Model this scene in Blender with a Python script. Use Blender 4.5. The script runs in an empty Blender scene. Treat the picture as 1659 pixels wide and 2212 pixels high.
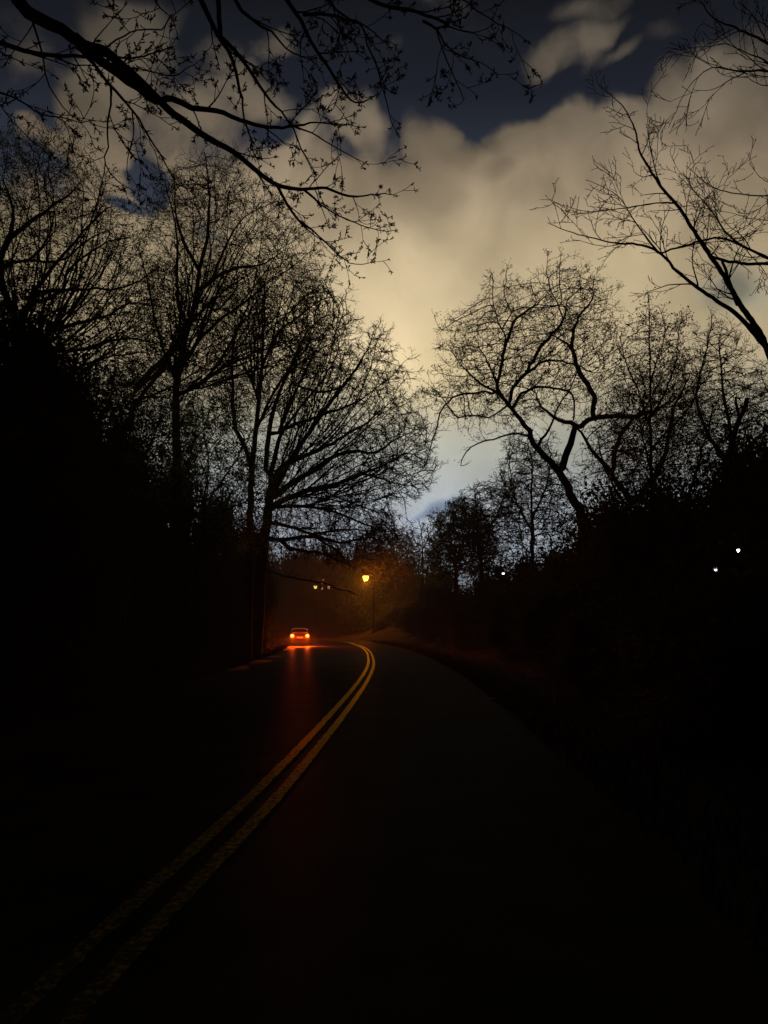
import bpy, math, random
import numpy as np
from mathutils import Vector, Matrix
R = math.radians
random.seed(7); rng = np.random.default_rng(7)
C = bpy.context.scene.collection

# ------------------------------------------------------------------ camera
F = 1660.0; CX, CY = 829.5, 1106.0; PITCH = math.atan((1357-1106)/F); EYE = 1.55
cam = bpy.data.cameras.new('camera'); cam.sensor_fit = 'VERTICAL'; cam.sensor_height = 36; cam.lens = 36*F/2212
cam.clip_start = .05; cam.clip_end = 3000
co = bpy.data.objects.new('camera', cam); C.objects.link(co)
co.location = (0, 0, EYE); co.rotation_euler = (math.pi/2+PITCH, 0, 0)
bpy.context.scene.camera = co
def ray(x, y):
    u = (x-CX)/F; v = -(y-CY)/F
    return np.array([u, math.cos(PITCH)-v*math.sin(PITCH), math.sin(PITCH)+v*math.cos(PITCH)])
def at(x, y, d):                       # the point seen there at a forward distance of d metres
    r = ray(x, y); return np.array([0, 0, EYE]) + r*(d/r[1])
def gpt(x, y, z=0.):
    r = ray(x, y); return np.array([0, 0, EYE]) + r*((z-EYE)/r[2])

# ------------------------------------------------------------------ colour management
sc = bpy.context.scene
sc.view_settings.view_transform = 'Standard'; sc.view_settings.look = 'None'
sc.view_settings.exposure = 0; sc.view_settings.gamma = 1
sc.cycles.use_denoising = True
sc.cycles.max_bounces = 4; sc.cycles.volume_bounces = 0; sc.cycles.sample_clamp_indirect = 2
sc.cycles.transparent_max_bounces = 4

def s2l(r, g, b):
    f = lambda c: (c/255/12.92) if c/255 < .04045 else ((c/255+.055)/1.055)**2.4
    return (f(r), f(g), f(b), 1)

# ------------------------------------------------------------------ world: night sky with clouds lit by a far city glow
w = bpy.data.worlds.new('World'); sc.world = w; w.use_nodes = True
nt = w.node_tree; N = nt.nodes; L = nt.links; N.clear()
def nd(t, **k):
    n = N.new(t)
    for a, b in k.items(): setattr(n, a, b)
    return n
def mth(op, a, b=None, c=None, clamp=False):
    n = nd('ShaderNodeMath', operation=op, use_clamp=clamp)
    for i, v in enumerate((a, b, c)):
        if v is None: continue
        if isinstance(v, (int, float)): n.inputs[i].default_value = v
        else: L.new(v, n.inputs[i])
    return n.outputs[0]
tc = nd('ShaderNodeTexCoord')
sep = nd('ShaderNodeSeparateXYZ'); L.new(tc.outputs['Generated'], sep.inputs[0])
den = mth('ADD', mth('MAXIMUM', sep.outputs[1], -.9), 1.0)
U = mth('DIVIDE', sep.outputs[0], den); V = mth('DIVIDE', sep.outputs[2], den)
uv = nd('ShaderNodeCombineXYZ'); L.new(U, uv.inputs[0]); L.new(V, uv.inputs[1])
UV0 = uv.outputs[0]
def noise(vec, scale, detail, rough=.5, off=(0, 0, 0), dist=0.):
    m = nd('ShaderNodeMapping'); m.inputs['Location'].default_value = off; L.new(vec, m.inputs[0])
    n = nd('ShaderNodeTexNoise'); n.inputs['Scale'].default_value = scale; n.inputs['Detail'].default_value = detail
    n.inputs['Roughness'].default_value = rough; n.inputs['Distortion'].default_value = dist; L.new(m.outputs[0], n.inputs['Vector'])
    return n
def vm(op, a, b):
    n = nd('ShaderNodeVectorMath', operation=op)
    for i, v in enumerate((a, b)):
        if isinstance(v, tuple): n.inputs[i].default_value = v
        elif isinstance(v, float): n.inputs['Scale'].default_value = v
        else: L.new(v, n.inputs[i])
    return n
wn = noise(UV0, 7, 3, .55)
d1 = vm('SUBTRACT', wn.outputs['Color'], (.5, .5, .5)); d2 = vm('SCALE', d1.outputs[0], .05)
wn2 = noise(UV0, 24, 3, .5, (3, 1, 0))
e1 = vm('SUBTRACT', wn2.outputs['Color'], (.5, .5, .5)); e2 = vm('SCALE', e1.outputs[0], .022)
UVw = vm('ADD', vm('ADD', UV0, d2.outputs[0]).outputs[0], e2.outputs[0]).outputs[0]
def suv(x, y):
    r = ray(x, y); r = r/np.linalg.norm(r); return np.array([r[0]/(1+r[1]), r[2]/(1+r[1])])
def blob(vec, x, y, rx, ry, rot=0., inner=.35, outer=1.25):
    c = suv(x, y); k = np.linalg.norm(suv(x+5, y)-suv(x-5, y))/10
    m = nd('ShaderNodeMapping', vector_type='TEXTURE')
    m.inputs['Location'].default_value = (c[0], c[1], 0); m.inputs['Rotation'].default_value = (0, 0, R(rot))
    m.inputs['Scale'].default_value = (rx*k, ry*k, 1); L.new(vec, m.inputs[0])
    l = nd('ShaderNodeVectorMath', operation='LENGTH'); L.new(m.outputs[0], l.inputs[0])
    r = nd('ShaderNodeMapRange', interpolation_type='SMOOTHSTEP')
    r.inputs[1].default_value = inner; r.inputs[2].default_value = outer; r.inputs[3].default_value = 1; r.inputs[4].default_value = 0
    L.new(l.outputs['Value'], r.inputs[0]); return r.outputs[0]
POS = [(1110, 315, 120, 95, 0, .9), (1060, 50, 110, 18, 10, .34, 0, 1.7), (1300, 60, 80, 24, 20, .38, 0, 1.7), (1010, 190, 40, 16, 40, .34, 0, 1.7),   # x, y, rx, ry, rot, strength : the cloud masses
 (1000, 980, 1500, 690, 0, 1.2, .8, 1.08), (925, 320, 95, 120, 0, 1), (770, 330, 90, 110, 0, .9), (1195, 330, 170, 115, 8, 1), (1370, 300, 150, 105, 0, 1),
 (1590, 300, 190, 225, 0, 1.1), (1470, 220, 80, 110, 0, .8), (735, 262, 60, 50, 0, .8),
 (320, 75, 110, 85, 0, .85), (270, 170, 130, 75, 15, .95), (210, 260, 95, 90, 0, 1), (160, 300, 90, 50, 0, .8), (65, 265, 50, 32, 0, .6),
 (420, 300, 130, 130, 0, .7), (520, 235, 130, 110, 0, .45), (600, 115, 80, 55, 0, .42), (470, 130, 90, 80, 0, .32), (640, 330, 120, 80, 0, .6), (250, 350, 120, 60, 0, .8),
 (1155, 125, 62, 40, 35, .66, 0, 1.7), (1110, 180, 50, 26, 45, .36, 0, 1.7), (940, 145, 52, 26, 50, .5, 0, 1.7), (895, 190, 45, 18, 50, .33, 0, 1.7), (1440, 45, 62, 34, 20, .55, 0, 1.7), (1370, 88, 60, 20, 25, .42, 0, 1.7),
 (845, 110, 40, 26, 0, .45, 0, 1.7), (1055, 240, 18, 46, -10, .42, 0, 1.6), (985, 270, 16, 34, 0, .32, 0, 1.6), (1250, 10, 130, 22, 0, .3, 0, 1.7), (130, 420, 160, 90, 0, .6), (420, 480, 110, 120, 0, .8),
]
NEG = [(316, 385, 44, 75, 10, 1.2), (285, 440, 70, 30, -10, 1.0), (600, 205, 70, 60, 0, .3), (585, 300, 55, 40, 0, .5), (300, 480, 60, 40, 0, .5),
       (452, 505, 60, 50, 0, .55), (735, 345, 36, 26, 0, .35), (1110, 700, 1, 1, 0, 0), (1385, 300, 50, 60, 0, .3)]
acc = None
for q in POS:
    b = blob(UVw, *q[:5], **({'inner': q[6], 'outer': q[7]} if len(q) > 6 else {})); b = mth('MULTIPLY', b, q[5])
    acc = b if acc is None else mth('MAXIMUM', acc, b)
neg = None
for q in NEG:
    b = mth('MULTIPLY', blob(UVw, *q[:5]), q[5]); neg = b if neg is None else mth('MAXIMUM', neg, b)
fn = noise(UVw, 22, 7, .62, (7, 2, 0)).outputs[0]
def voro(vec, scale, off):
    m = nd('ShaderNodeMapping'); m.inputs['Location'].default_value = off; L.new(vec, m.inputs[0])
    n = nd('ShaderNodeTexVoronoi', feature='SMOOTH_F1'); n.inputs['Scale'].default_value = scale; n.inputs['Smoothness'].default_value = .35; L.new(m.outputs[0], n.inputs['Vector']); return n.outputs['Distance']
vo1 = mth('SUBTRACT', .56, voro(UVw, 15, (2, 3, 0))); vo2 = mth('SUBTRACT', .5, voro(UVw, 36, (5, 1, 0)))
puff = mth('ADD', mth('MULTIPLY', vo1, .9), mth('MULTIPLY', vo2, .38))
Fd = mth('ADD', mth('ADD', mth('SUBTRACT', acc, neg), mth('MULTIPLY', mth('SUBTRACT', fn, .5), 1.1)), puff)
cov = nd('ShaderNodeMapRange', interpolation_type='SMOOTHSTEP'); L.new(Fd, cov.inputs[0])
cov.inputs[1].default_value = .18; cov.inputs[2].default_value = .80
# colour by height, from photographed sky tones
def vv(y): return suv(829, y)[1]
Vhi = vv(-500); Vlo = vv(1420)
def ramp(stops, fac):
    r = nd('ShaderNodeValToRGB'); e = r.color_ramp.elements
    st = sorted([((vv(y)-Vlo)/(Vhi-Vlo), c) for y, c in stops])
    e[0].position = st[0][0]; e[0].color = s2l(*st[0][1]); e[1].position = st[-1][0]; e[1].color = s2l(*st[-1][1])
    for p, c in st[1:-1]:
        q = e.new(p); q.color = s2l(*c)
    L.new(fac, r.inputs[0]); return r.outputs[0]
sw = nd('ShaderNodeSeparateXYZ'); L.new(UVw, sw.inputs[0])
vn = mth('DIVIDE', mth('SUBTRACT', mth('ADD', mth('MULTIPLY', V, .6), mth('MULTIPLY', sw.outputs[1], .4)), Vlo), Vhi-Vlo)
cc = ramp([(-480, (28, 27, 25)), (-100, (60, 57, 51)), (60, (92, 84, 72)), (250, (124, 111, 92)), (350, (146, 129, 104)), (450, (166, 147, 117)), (550, (186, 166, 129)), (700, (208, 187, 145)), (800, (220, 200, 158)),
           (880, (206, 194, 160)), (950, (196, 193, 173)), (1010, (190, 192, 179)), (1080, (196, 202, 202)), (1150, (200, 208, 216)), (1250, (165, 173, 180)), (1400, (50, 52, 50))], vn)
kc = ramp([(-480, (6, 7, 10)), (0, (16, 18, 23)), (80, (20, 23, 28)), (200, (24, 27, 34)), (450, (46, 51, 60)), (700, (92, 97, 104)), (1000, (110, 120, 130)), (1400, (50, 56, 66))], vn)
def mixc(f, a, b, bt='MIX'):
    n = nd('ShaderNodeMix', data_type='RGBA', blend_type=bt)
    if isinstance(f, float): n.inputs[0].default_value = f
    else: L.new(f, n.inputs[0])
    for i, v in ((6, a), (7, b)):
        if isinstance(v, tuple): n.inputs[i].default_value = v
        else: L.new(v, n.inputs[i])
    return n.outputs[2]
# soft relief within the clouds
rel = noise(UVw, 6, 4, .5, (11, 5, 0)).outputs[0]
rmr = nd('ShaderNodeMapRange', interpolation_type='SMOOTHSTEP'); L.new(rel, rmr.inputs[0]); rmr.inputs[1].default_value = .34; rmr.inputs[2].default_value = .62
rmr.inputs[3].default_value = .70; rmr.inputs[4].default_value = 1.06
SH = [(1070, 365, 60, 22, 15, .30), (930, 430, 60, 130, 20, .13), (1240, 400, 130, 60, 0, .16), (700, 350, 90, 60, 0, .14), (1585, 620, 90, 50, 20, .35), (1500, 640, 180, 90, 10, .12), (1300, 360, 80, 60, 0, .15),
      (945, 1092, 85, 17, 24, .42), (1560, 560, 60, 30, 0, .2), (1480, 900, 300, 300, 0, .15), (500, 240, 160, 110, 0, .25), (450, 600, 60, 80, 0, .4), (290, 590, 50, 40, 0, .3), (250, 720, 320, 330, 0, .12)]
sh = None
for q in SH:
    b = mth('MULTIPLY', blob(UVw, *q[:5], inner=.2, outer=1.2), q[5]); sh = b if sh is None else mth('ADD', sh, b)
r2 = noise(UVw, 15, 5, .55, (1, 9, 0), .6).outputs[0]
r2m = nd('ShaderNodeMapRange', interpolation_type='SMOOTHSTEP'); L.new(r2, r2m.inputs[0]); r2m.inputs[1].default_value = .3; r2m.inputs[2].default_value = .66
r2m.inputs[3].default_value = .76; r2m.inputs[4].default_value = 1.08
pf = nd('ShaderNodeMapRange'); L.new(puff, pf.inputs[0]); pf.inputs[1].default_value = -.25; pf.inputs[2].default_value = .45; pf.inputs[3].default_value = .70; pf.inputs[4].default_value = 1.10
pv_ = nd('ShaderNodeMapRange'); L.new(V, pv_.inputs[0]); pv_.inputs[1].default_value = vv(700); pv_.inputs[2].default_value = vv(350)      # flatter overcast low down, billows higher up
tex = mth('MULTIPLY', r2m.outputs[0], pf.outputs[0]); tex = mth('ADD', 1.0, mth('MULTIPLY', mth('SUBTRACT', tex, 1.0), mth('ADD', mth('MULTIPLY', pv_.outputs[0], .75), .3)))
shade = mth('MULTIPLY', mth('MULTIPLY', rmr.outputs[0], tex), mth('SUBTRACT', 1.0, sh))
# dimmer to the sides and behind the viewer: the city glow lies ahead
du = mth('SUBTRACT', U, float(suv(930, 800)[0]))
side = mth('DIVIDE', 1.0, mth('ADD', 1.0, mth('MULTIPLY', mth('MULTIPLY', du, du), 14.0)))
shade = mth('MULTIPLY', shade, side)
bk = nd('ShaderNodeMapRange', interpolation_type='SMOOTHSTEP'); L.new(sep.outputs[1], bk.inputs[0])
bk.inputs[1].default_value = .2; bk.inputs[2].default_value = .76; bk.inputs[3].default_value = .06; bk.inputs[4].default_value = 1
cl = mixc(1.0, cc, shade, 'MULTIPLY')
glow = blob(UV0, 925, 815, 170, 130, 0, 0., 1.3)
glc = mixc(glow, (0, 0, 0, 1), (.13, .09, .03, 1)); cl = mixc(1.0, cl, glc, 'ADD')
bl = mth('ADD', blob(UVw, 945, 1093, 95, 20, 22, .2, 1.2), blob(UVw, 1590, 625, 110, 70, 0, .1, 1.3)); bl = mth('MULTIPLY', bl, .7)
cl = mixc(bl, cl, mixc(1.0, cl, (.66, .86, 1.14, 1), 'MULTIPLY'))
skyc = mixc(cov.outputs[0], kc, cl)
skyc = mixc(1.0, mixc(1.0, skyc, (.985, 1, 1.06, 1), 'MULTIPLY'), bk.outputs[0], 'MULTIPLY')
bg = nd('ShaderNodeBackground'); L.new(skyc, bg.inputs[0]); bg.inputs[1].default_value = 1.36
ow = nd('ShaderNodeOutputWorld'); L.new(bg.outputs[0], ow.inputs[0])

# very faint moonlight added from ahead; its source is not seen
sl = bpy.data.lights.new('added_moonlight', 'SUN'); sl.energy = .01; sl.angle = R(12); sl.color = (.9, .95, 1)
so = bpy.data.objects.new('added_moonlight', sl); C.objects.link(so); so.rotation_euler = (R(-50), 0, R(10)); so['kind'] = 'structure'

# ------------------------------------------------------------------ materials
def mat(name, col, rough=.9, spec=.2, noise_scale=None, dark=.6, bump=0., emis=None, es=0., metal=0., bscale=None):
    m = bpy.data.materials.new(name); m.use_nodes = True; t = m.node_tree; b = t.nodes['Principled BSDF']
    b.inputs['Base Color'].default_value = (*col, 1); b.inputs['Roughness'].default_value = rough
    b.inputs['Specular IOR Level'].default_value = spec; b.inputs['Metallic'].default_value = metal
    if noise_scale:
        c = t.nodes.new('ShaderNodeTexCoord'); n = t.nodes.new('ShaderNodeTexNoise'); n.inputs['Scale'].default_value = noise_scale; n.inputs['Detail'].default_value = 6
        t.links.new(c.outputs['Object'], n.inputs['Vector']); r = t.nodes.new('ShaderNodeValToRGB')
        r.color_ramp.elements[0].position = .35; r.color_ramp.elements[1].position = .65
        r.color_ramp.elements[0].color = (*[v*dark for v in col], 1); r.color_ramp.elements[1].color = (*[min(1, v*1.3) for v in col], 1)
        t.links.new(n.outputs[0], r.inputs[0]); t.links.new(r.outputs[0], b.inputs['Base Color'])
        if bump:
            n2 = t.nodes.new('ShaderNodeTexNoise'); n2.inputs['Scale'].default_value = bscale or noise_scale*6; n2.inputs['Detail'].default_value = 4
            t.links.new(c.outputs['Object'], n2.inputs['Vector'])
            bp = t.nodes.new('ShaderNodeBump'); bp.inputs['Strength'].default_value = 1; bp.inputs['Distance'].default_value = bump
            t.links.new(n2.outputs[0], bp.inputs['Height']); t.links.new(bp.outputs[0], b.inputs['Normal'])
    if emis:
        b.inputs['Emission Color'].default_value = (*emis, 1); b.inputs['Emission Strength'].default_value = es
    return m
BARK = mat('bark', (.045, .036, .028), .95, .1, 4, .5, .01)
TWIG = mat('twig_bark', (.05, .038, .026), .95, .1)
BUD = mat('buds', (.075, .05, .03), .9, .1)
LEAF = mat('young_leaves', (.11, .098, .03), .8, .15, 1.2, .55)
GLEAF = mat('green_leaves', (.08, .11, .028), .75, .2, 1.0, .5)
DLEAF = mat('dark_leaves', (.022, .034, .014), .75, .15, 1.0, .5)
SOIL = mat('soil', (.03, .026, .018), 1, .05, .6, .6, .05)
GRASSM = mat('grass_blades', (.03, .042, .014), .9, .1, 2, .6)

# ------------------------------------------------------------------ helpers
for m_, k_ in ((LEAF, .55), (GLEAF, .6), (DLEAF, .35), (BUD, .3)):
    t = m_.node_tree; b = t.nodes['Principled BSDF']; tr = t.nodes.new('ShaderNodeBsdfTranslucent'); mx = t.nodes.new('ShaderNodeMixShader'); mx.inputs[0].default_value = k_
    src = b.inputs['Base Color'].links
    if src:
        g = t.nodes.new('ShaderNodeMix'); g.data_type = 'RGBA'; g.blend_type = 'MULTIPLY'; g.inputs[0].default_value = 1; g.inputs[7].default_value = (3.4, 3.2, 1.6, 1)
        t.links.new(src[0].from_socket, g.inputs[6]); t.links.new(g.outputs[2], tr.inputs[0])
    else: tr.inputs[0].default_value = (.12, .09, .04, 1)
    o_ = t.nodes['Material Output']; t.links.new(b.outputs[0], mx.inputs[1]); t.links.new(tr.outputs[0], mx.inputs[2]); t.links.new(mx.outputs[0], o_.inputs[0])
def tag(o, label=None, cat=None, group=None, kind=None):
    for k, v in (('label', label), ('category', cat), ('group', group), ('kind', kind)):
        if v: o[k] = v
    return o
def mesh_np(name, v, f, m, parent=None, smooth=False):
    """v (n,3), f: list of (k, k_verts) int arrays (same vertex count per array)"""
    me = bpy.data.meshes.new(name); v = np.asarray(v, np.float32)
    me.vertices.add(len(v)); me.vertices.foreach_set('co', v.ravel())
    li = np.concatenate([a.ravel() for a in f]); ln = np.concatenate([np.full(len(a), a.shape[1]) for a in f])
    st = np.concatenate([[0], np.cumsum(ln)[:-1]])
    me.loops.add(len(li)); me.loops.foreach_set('vertex_index', li.astype(np.int32))
    me.polygons.add(len(ln)); me.polygons.foreach_set('loop_start', st.astype(np.int32))
    me.polygons.foreach_set('use_smooth', np.full(len(ln), smooth))
    me.update(calc_edges=True); me.validate()
    if isinstance(m, (list, tuple)):
        for x in m: me.materials.append(x)
    else: me.materials.append(m)
    o = bpy.data.objects.new(name, me); C.objects.link(o)
    if parent: o.parent = parent
    return o
def empty(name, loc, rz=0, **k):
    o = bpy.data.objects.new(name, None); C.objects.link(o); o.location = tuple(float(c) for c in loc); o.rotation_euler.z = rz
    o.empty_display_size = .3
    return tag(o, **k)
def nrm(a): return a/np.maximum(np.linalg.norm(a, axis=-1, keepdims=True), 1e-9)
def tubes(name, P0, T0, R0, P1, T1, R1, m, parent=None, origin=(0, 0, 0)):
    P0, T0, P1, T1 = [np.asarray(a, np.float64) for a in (P0, T0, P1, T1)]; R0 = np.asarray(R0); R1 = np.asarray(R1)
    o = np.asarray(origin, float); V_ = []; Fc = []; base = 0
    rm = np.maximum(R0, R1)
    for lo, hi, k in ((0, .012, 3), (.012, .05, 5), (.05, 9, 10)):
        s = (rm >= lo) & (rm < hi)
        if not s.any(): continue
        p0, t0, r0, p1, t1, r1 = P0[s], nrm(T0[s]), R0[s], P1[s], nrm(T1[s]), R1[s]
        d = nrm(p1-p0); ref = np.where(np.abs(d[:, 2:3]) > .8, np.array([[1., 0, 0]]), np.array([[0., 0, 1.]]))
        def ring(p, t, r):
            a = nrm(np.cross(ref, t)); b = np.cross(t, a); an = np.arange(k)/k*2*np.pi
            return p[:, None]+r[:, None, None]*(a[:, None]*np.cos(an)[None, :, None]+b[:, None]*np.sin(an)[None, :, None])
        v = np.concatenate([ring(p0, t0, r0), ring(p1, t1, r1)], 1).reshape(-1, 3); n = len(p0)
        i = np.arange(k); j = (i+1) % k
        q = np.stack([i, j, j+k, i+k], 1)[None]+(np.arange(n)*2*k)[:, None, None]
        V_.append(v); Fc.append(q.reshape(-1, 4)+base); base += len(v)
    return mesh_np(name, np.concatenate(V_)-o, Fc, m, parent, True)
def rand_dirs(n): return nrm(rng.normal(size=(n, 3)))
def leaf_quads(P, size, aspect=.6, droop=0.):
    """pointed leaves with a fold, one per point"""
    n = len(P); s = size*rng.uniform(.6, 1.3, n)[:, None]
    a = rand_dirs(n); a[:, 2] -= droop; a = nrm(a); b = nrm(np.cross(a, rand_dirs(n))); c = np.cross(a, b)
    v = np.stack([P, P+a*s*.55+b*s*aspect*.5+c*s*.12, P+a*s, P+a*s*.5-b*s*aspect*.5+c*s*.12], 1).reshape(-1, 3)
    i = np.arange(n)[:, None]*4
    return v, np.concatenate([i+np.array([[0, 1, 2]]), i+np.array([[0, 2, 3]])])
def ptube(name, pts, rads, m, parent=None, origin=(0, 0, 0)):
    p = np.asarray(pts, float); r = np.asarray(rads, float); t = np.gradient(p, axis=0)
    return tubes(name, p[:-1], t[:-1], r[:-1], p[1:], t[1:], r[1:], m, parent, origin)

# ------------------------------------------------------------------ the road line
CL = np.array([(-4, -120), (-3, -60), (-2.2, -25), (-1.7, -8), (-1.5, 0), (-1.3, 4), (-1.05, 8), (-.78, 15.5), (-.6, 23), (-.54, 31), (-.66, 39), (-1.0, 50), (-1.7, 62),
               (-3.2, 78), (-5.2, 93), (-8.6, 106), (-14.5, 119), (-24, 131), (-38, 140), (-58, 146), (-85, 149), (-130, 150)], float)
def spline(P, step):
    P = np.asarray(P, float); out = []
    Q = np.vstack([2*P[0]-P[1], P, 2*P[-1]-P[-2]])
    for i in range(1, len(Q)-2):
        n = max(2, int(np.linalg.norm(Q[i+1]-Q[i])/step))
        for t in np.arange(n)/n:
            a, b, c, d = Q[i-1:i+3]
            out.append(.5*((2*b)+(-a+c)*t+(2*a-5*b+4*c-d)*t*t+(-a+3*b-3*c+d)*t**3))
    out.append(P[-1]); return np.array(out)
RC = spline(CL, 1.2); RT = nrm(np.gradient(RC, axis=0)); RN = np.stack([RT[:, 1], -RT[:, 0]], 1)   # normal to the right
def left_w(y): return np.interp(y, [0, 12, 38, 66, 90, 130], [4.4, 4.8, 5.6, 6.1, 5.2, 4.5])
def road_off(x, y):
    d = np.stack([np.asarray(x).ravel(), np.asarray(y).ravel()], 1); o = np.empty(len(d))
    for s in range(0, len(d), 20000):
        q = d[s:s+20000]; D = ((q[:, None]-RC[None])**2).sum(2); k = D.argmin(1)
        o[s:s+20000] = ((q-RC[k])*RN[k]).sum(1)
        far = np.sqrt(D.min(1)); o[s:s+20000] = np.sign(o[s:s+20000])*far
    return o.reshape(np.shape(x))
def sst(a, b, x):
    t = np.clip((x-a)/(b-a), 0, 1); return t*t*(3-2*t)
def gz(x, y):
    x = np.asarray(x, float); y = np.asarray(y, float); o = road_off(x, y)
    z = np.where(o > 0, 2.6*sst(4.2, 15, o)+5*sst(14, 60, o), 3.4*sst(6.6, 17, -o)+6*sst(15, 60, -o))
    return z - .03 + .12*np.sin(x*.7+y*.4)*np.cos(y*.55-x*.3)*sst(3.5, 8, np.abs(o))
def g0(x, y): return float(gz(np.array([x]), np.array([y]))[0])

gx = np.concatenate([-np.geomspace(600, 62, 18), np.linspace(-60, 60, 161), np.geomspace(62, 600, 18)])
gy = np.concatenate([-np.geomspace(600, 62, 14), np.linspace(-60, 200, 261), np.geomspace(205, 600, 14)])
X, Y = np.meshgrid(gx, gy); Z = gz(X, Y)
nx, ny = len(gx), len(gy); I = np.arange(nx*ny).reshape(ny, nx)
gq = np.stack([I[:-1, :-1], I[:-1, 1:], I[1:, 1:], I[1:, :-1]], -1).reshape(-1, 4)
tag(mesh_np('ground', np.stack([X, Y, Z], -1).reshape(-1, 3), [gq], SOIL, smooth=True), kind='structure')

def strip(name, o0, o1, z, m, step=.4, wob=None, ymin=-60, lab=None):
    P = spline(CL, step); T = nrm(np.gradient(P, axis=0)); Nn = np.stack([T[:, 1], -T[:, 0]], 1)
    s = P[:, 1] > ymin; P, Nn = P[s], Nn[s]
    a = o0(P[:, 1]) if callable(o0) else np.full(len(P), o0); b = o1(P[:, 1]) if callable(o1) else np.full(len(P), o1)
    if wob is not None: a = a+rng.normal(size=len(a))*wob; b = b+rng.normal(size=len(b))*wob
    K = 9; rows = []
    for k in range(K):
        t = k/(K-1); o = a*(1-t)+b*t; q = P+Nn*o[:, None]
        rows.append(np.concatenate([q, (z-.012*np.abs(o))[:, None]], 1))   # a slight camber
    v = np.stack(rows, 1); n = len(P); I = np.arange(n*K).reshape(n, K)
    f = np.stack([I[:-1, :-1], I[:-1, 1:], I[1:, 1:], I[1:, :-1]], -1).reshape(-1, 4)
    return mesh_np(name, v.reshape(-1, 3), [f], m, smooth=True)
# asphalt
am = mat('asphalt', (.032, .031, .021), 1, 0, 1.1, .62, .004, bscale=90)
def grazing(t, a, k, p):
    lw = t.nodes.new('ShaderNodeLayerWeight'); lw.inputs['Blend'].default_value = .5
    m1 = t.nodes.new('ShaderNodeMath'); m1.operation = 'POWER'; m1.inputs[1].default_value = p; t.links.new(lw.outputs['Facing'], m1.inputs[0])
    m2 = t.nodes.new('ShaderNodeMath'); m2.operation = 'MULTIPLY_ADD'; m2.inputs[1].default_value = k; m2.inputs[2].default_value = a; t.links.new(m1.outputs[0], m2.inputs[0]); return m2.outputs[0]
t = am.node_tree; b = t.nodes['Principled BSDF']; df = t.nodes.new('ShaderNodeBsdfDiffuse'); gl = t.nodes.new('ShaderNodeBsdfGlossy'); mx = t.nodes.new('ShaderNodeMixShader')
t.links.new(grazing(t, .0008, .016, 4.5), mx.inputs[0]); gl.inputs['Roughness'].default_value = .42; gl.inputs['Color'].default_value = (1, 1, 1, 1)
for i_, o2 in (('Base Color', 'Color'), ('Normal', 'Normal')):
    src = b.inputs[i_].links[0].from_socket; t.links.new(src, df.inputs[o2])
    if i_ == 'Normal': t.links.new(src, gl.inputs['Normal'])
t.links.new(df.outputs[0], mx.inputs[1]); t.links.new(gl.outputs[0], mx.inputs[2]); t.links.new(mx.outputs[0], t.nodes['Material Output'].inputs[0])
wl = lambda y: -left_w(y)+.05*np.sin(y*.9)+.03*np.sin(y*2.3)
wr = lambda y: 3.05+.04*np.sin(y*.8+1)+.03*np.sin(y*2.1)
tag(strip('road', wl, wr, .045, am, ymin=-110), kind='structure')
# paint, worn through with noise and dimmed by colour towards the viewer
pm = bpy.data.materials.new('yellow_road_paint'); pm.use_nodes = True; t = pm.node_tree; b = t.nodes['Principled BSDF']
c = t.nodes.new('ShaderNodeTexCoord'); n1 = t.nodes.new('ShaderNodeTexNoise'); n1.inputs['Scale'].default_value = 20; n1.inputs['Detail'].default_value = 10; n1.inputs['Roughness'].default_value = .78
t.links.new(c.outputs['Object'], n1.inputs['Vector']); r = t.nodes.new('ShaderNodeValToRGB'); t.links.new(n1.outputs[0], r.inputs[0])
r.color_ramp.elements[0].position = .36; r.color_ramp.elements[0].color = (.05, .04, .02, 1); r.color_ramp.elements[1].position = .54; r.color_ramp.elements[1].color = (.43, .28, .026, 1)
n5 = t.nodes.new('ShaderNodeSeparateXYZ'); t.links.new(c.outputs['Object'], n5.inputs[0]); near_dim = t.nodes.new('ShaderNodeMapRange'); t.links.new(n5.outputs[1], near_dim.inputs[0])
near_dim.inputs[1].default_value = 2; near_dim.inputs[2].default_value = 13; near_dim.inputs[3].default_value = .16; near_dim.inputs[4].default_value = 0  # imitates the darkness of the near road in the colour
sb = t.nodes.new('ShaderNodeMath'); sb.operation = 'SUBTRACT'; t.links.new(n1.outputs[0], sb.inputs[0]); t.links.new(near_dim.outputs[0], sb.inputs[1]); t.links.new(sb.outputs[0], r.inputs[0])
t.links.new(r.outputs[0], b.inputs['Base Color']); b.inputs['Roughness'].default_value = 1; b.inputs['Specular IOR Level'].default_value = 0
bp = t.nodes.new('ShaderNodeBump'); bp.inputs['Distance'].default_value = .003; t.links.new(n1.outputs[0], bp.inputs['Height']); t.links.new(bp.outputs[0], b.inputs['Normal'])
df = t.nodes.new('ShaderNodeBsdfDiffuse'); gl = t.nodes.new('ShaderNodeBsdfGlossy'); mx = t.nodes.new('ShaderNodeMixShader'); t.links.new(grazing(t, .02, .42, 3), mx.inputs[0])
gc = t.nodes.new('ShaderNodeMix'); gc.data_type = 'RGBA'; gc.blend_type = 'MULTIPLY'; gc.inputs[0].default_value = 1; gc.inputs[7].default_value = (2.1, 2.4, 2.6, 1); t.links.new(r.outputs[0], gc.inputs[6])
gl.inputs['Roughness'].default_value = .45; t.links.new(gc.outputs[2], gl.inputs['Color']); t.links.new(r.outputs[0], df.inputs['Color'])
t.links.new(df.outputs[0], mx.inputs[1]); t.links.new(gl.outputs[0], mx.inputs[2]); t.links.new(mx.outputs[0], t.nodes['Material Output'].inputs[0])
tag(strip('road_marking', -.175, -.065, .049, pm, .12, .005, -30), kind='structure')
tag(strip('road_marking', .065, .175, .049, pm, .12, .005, -30), kind='structure')

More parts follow.
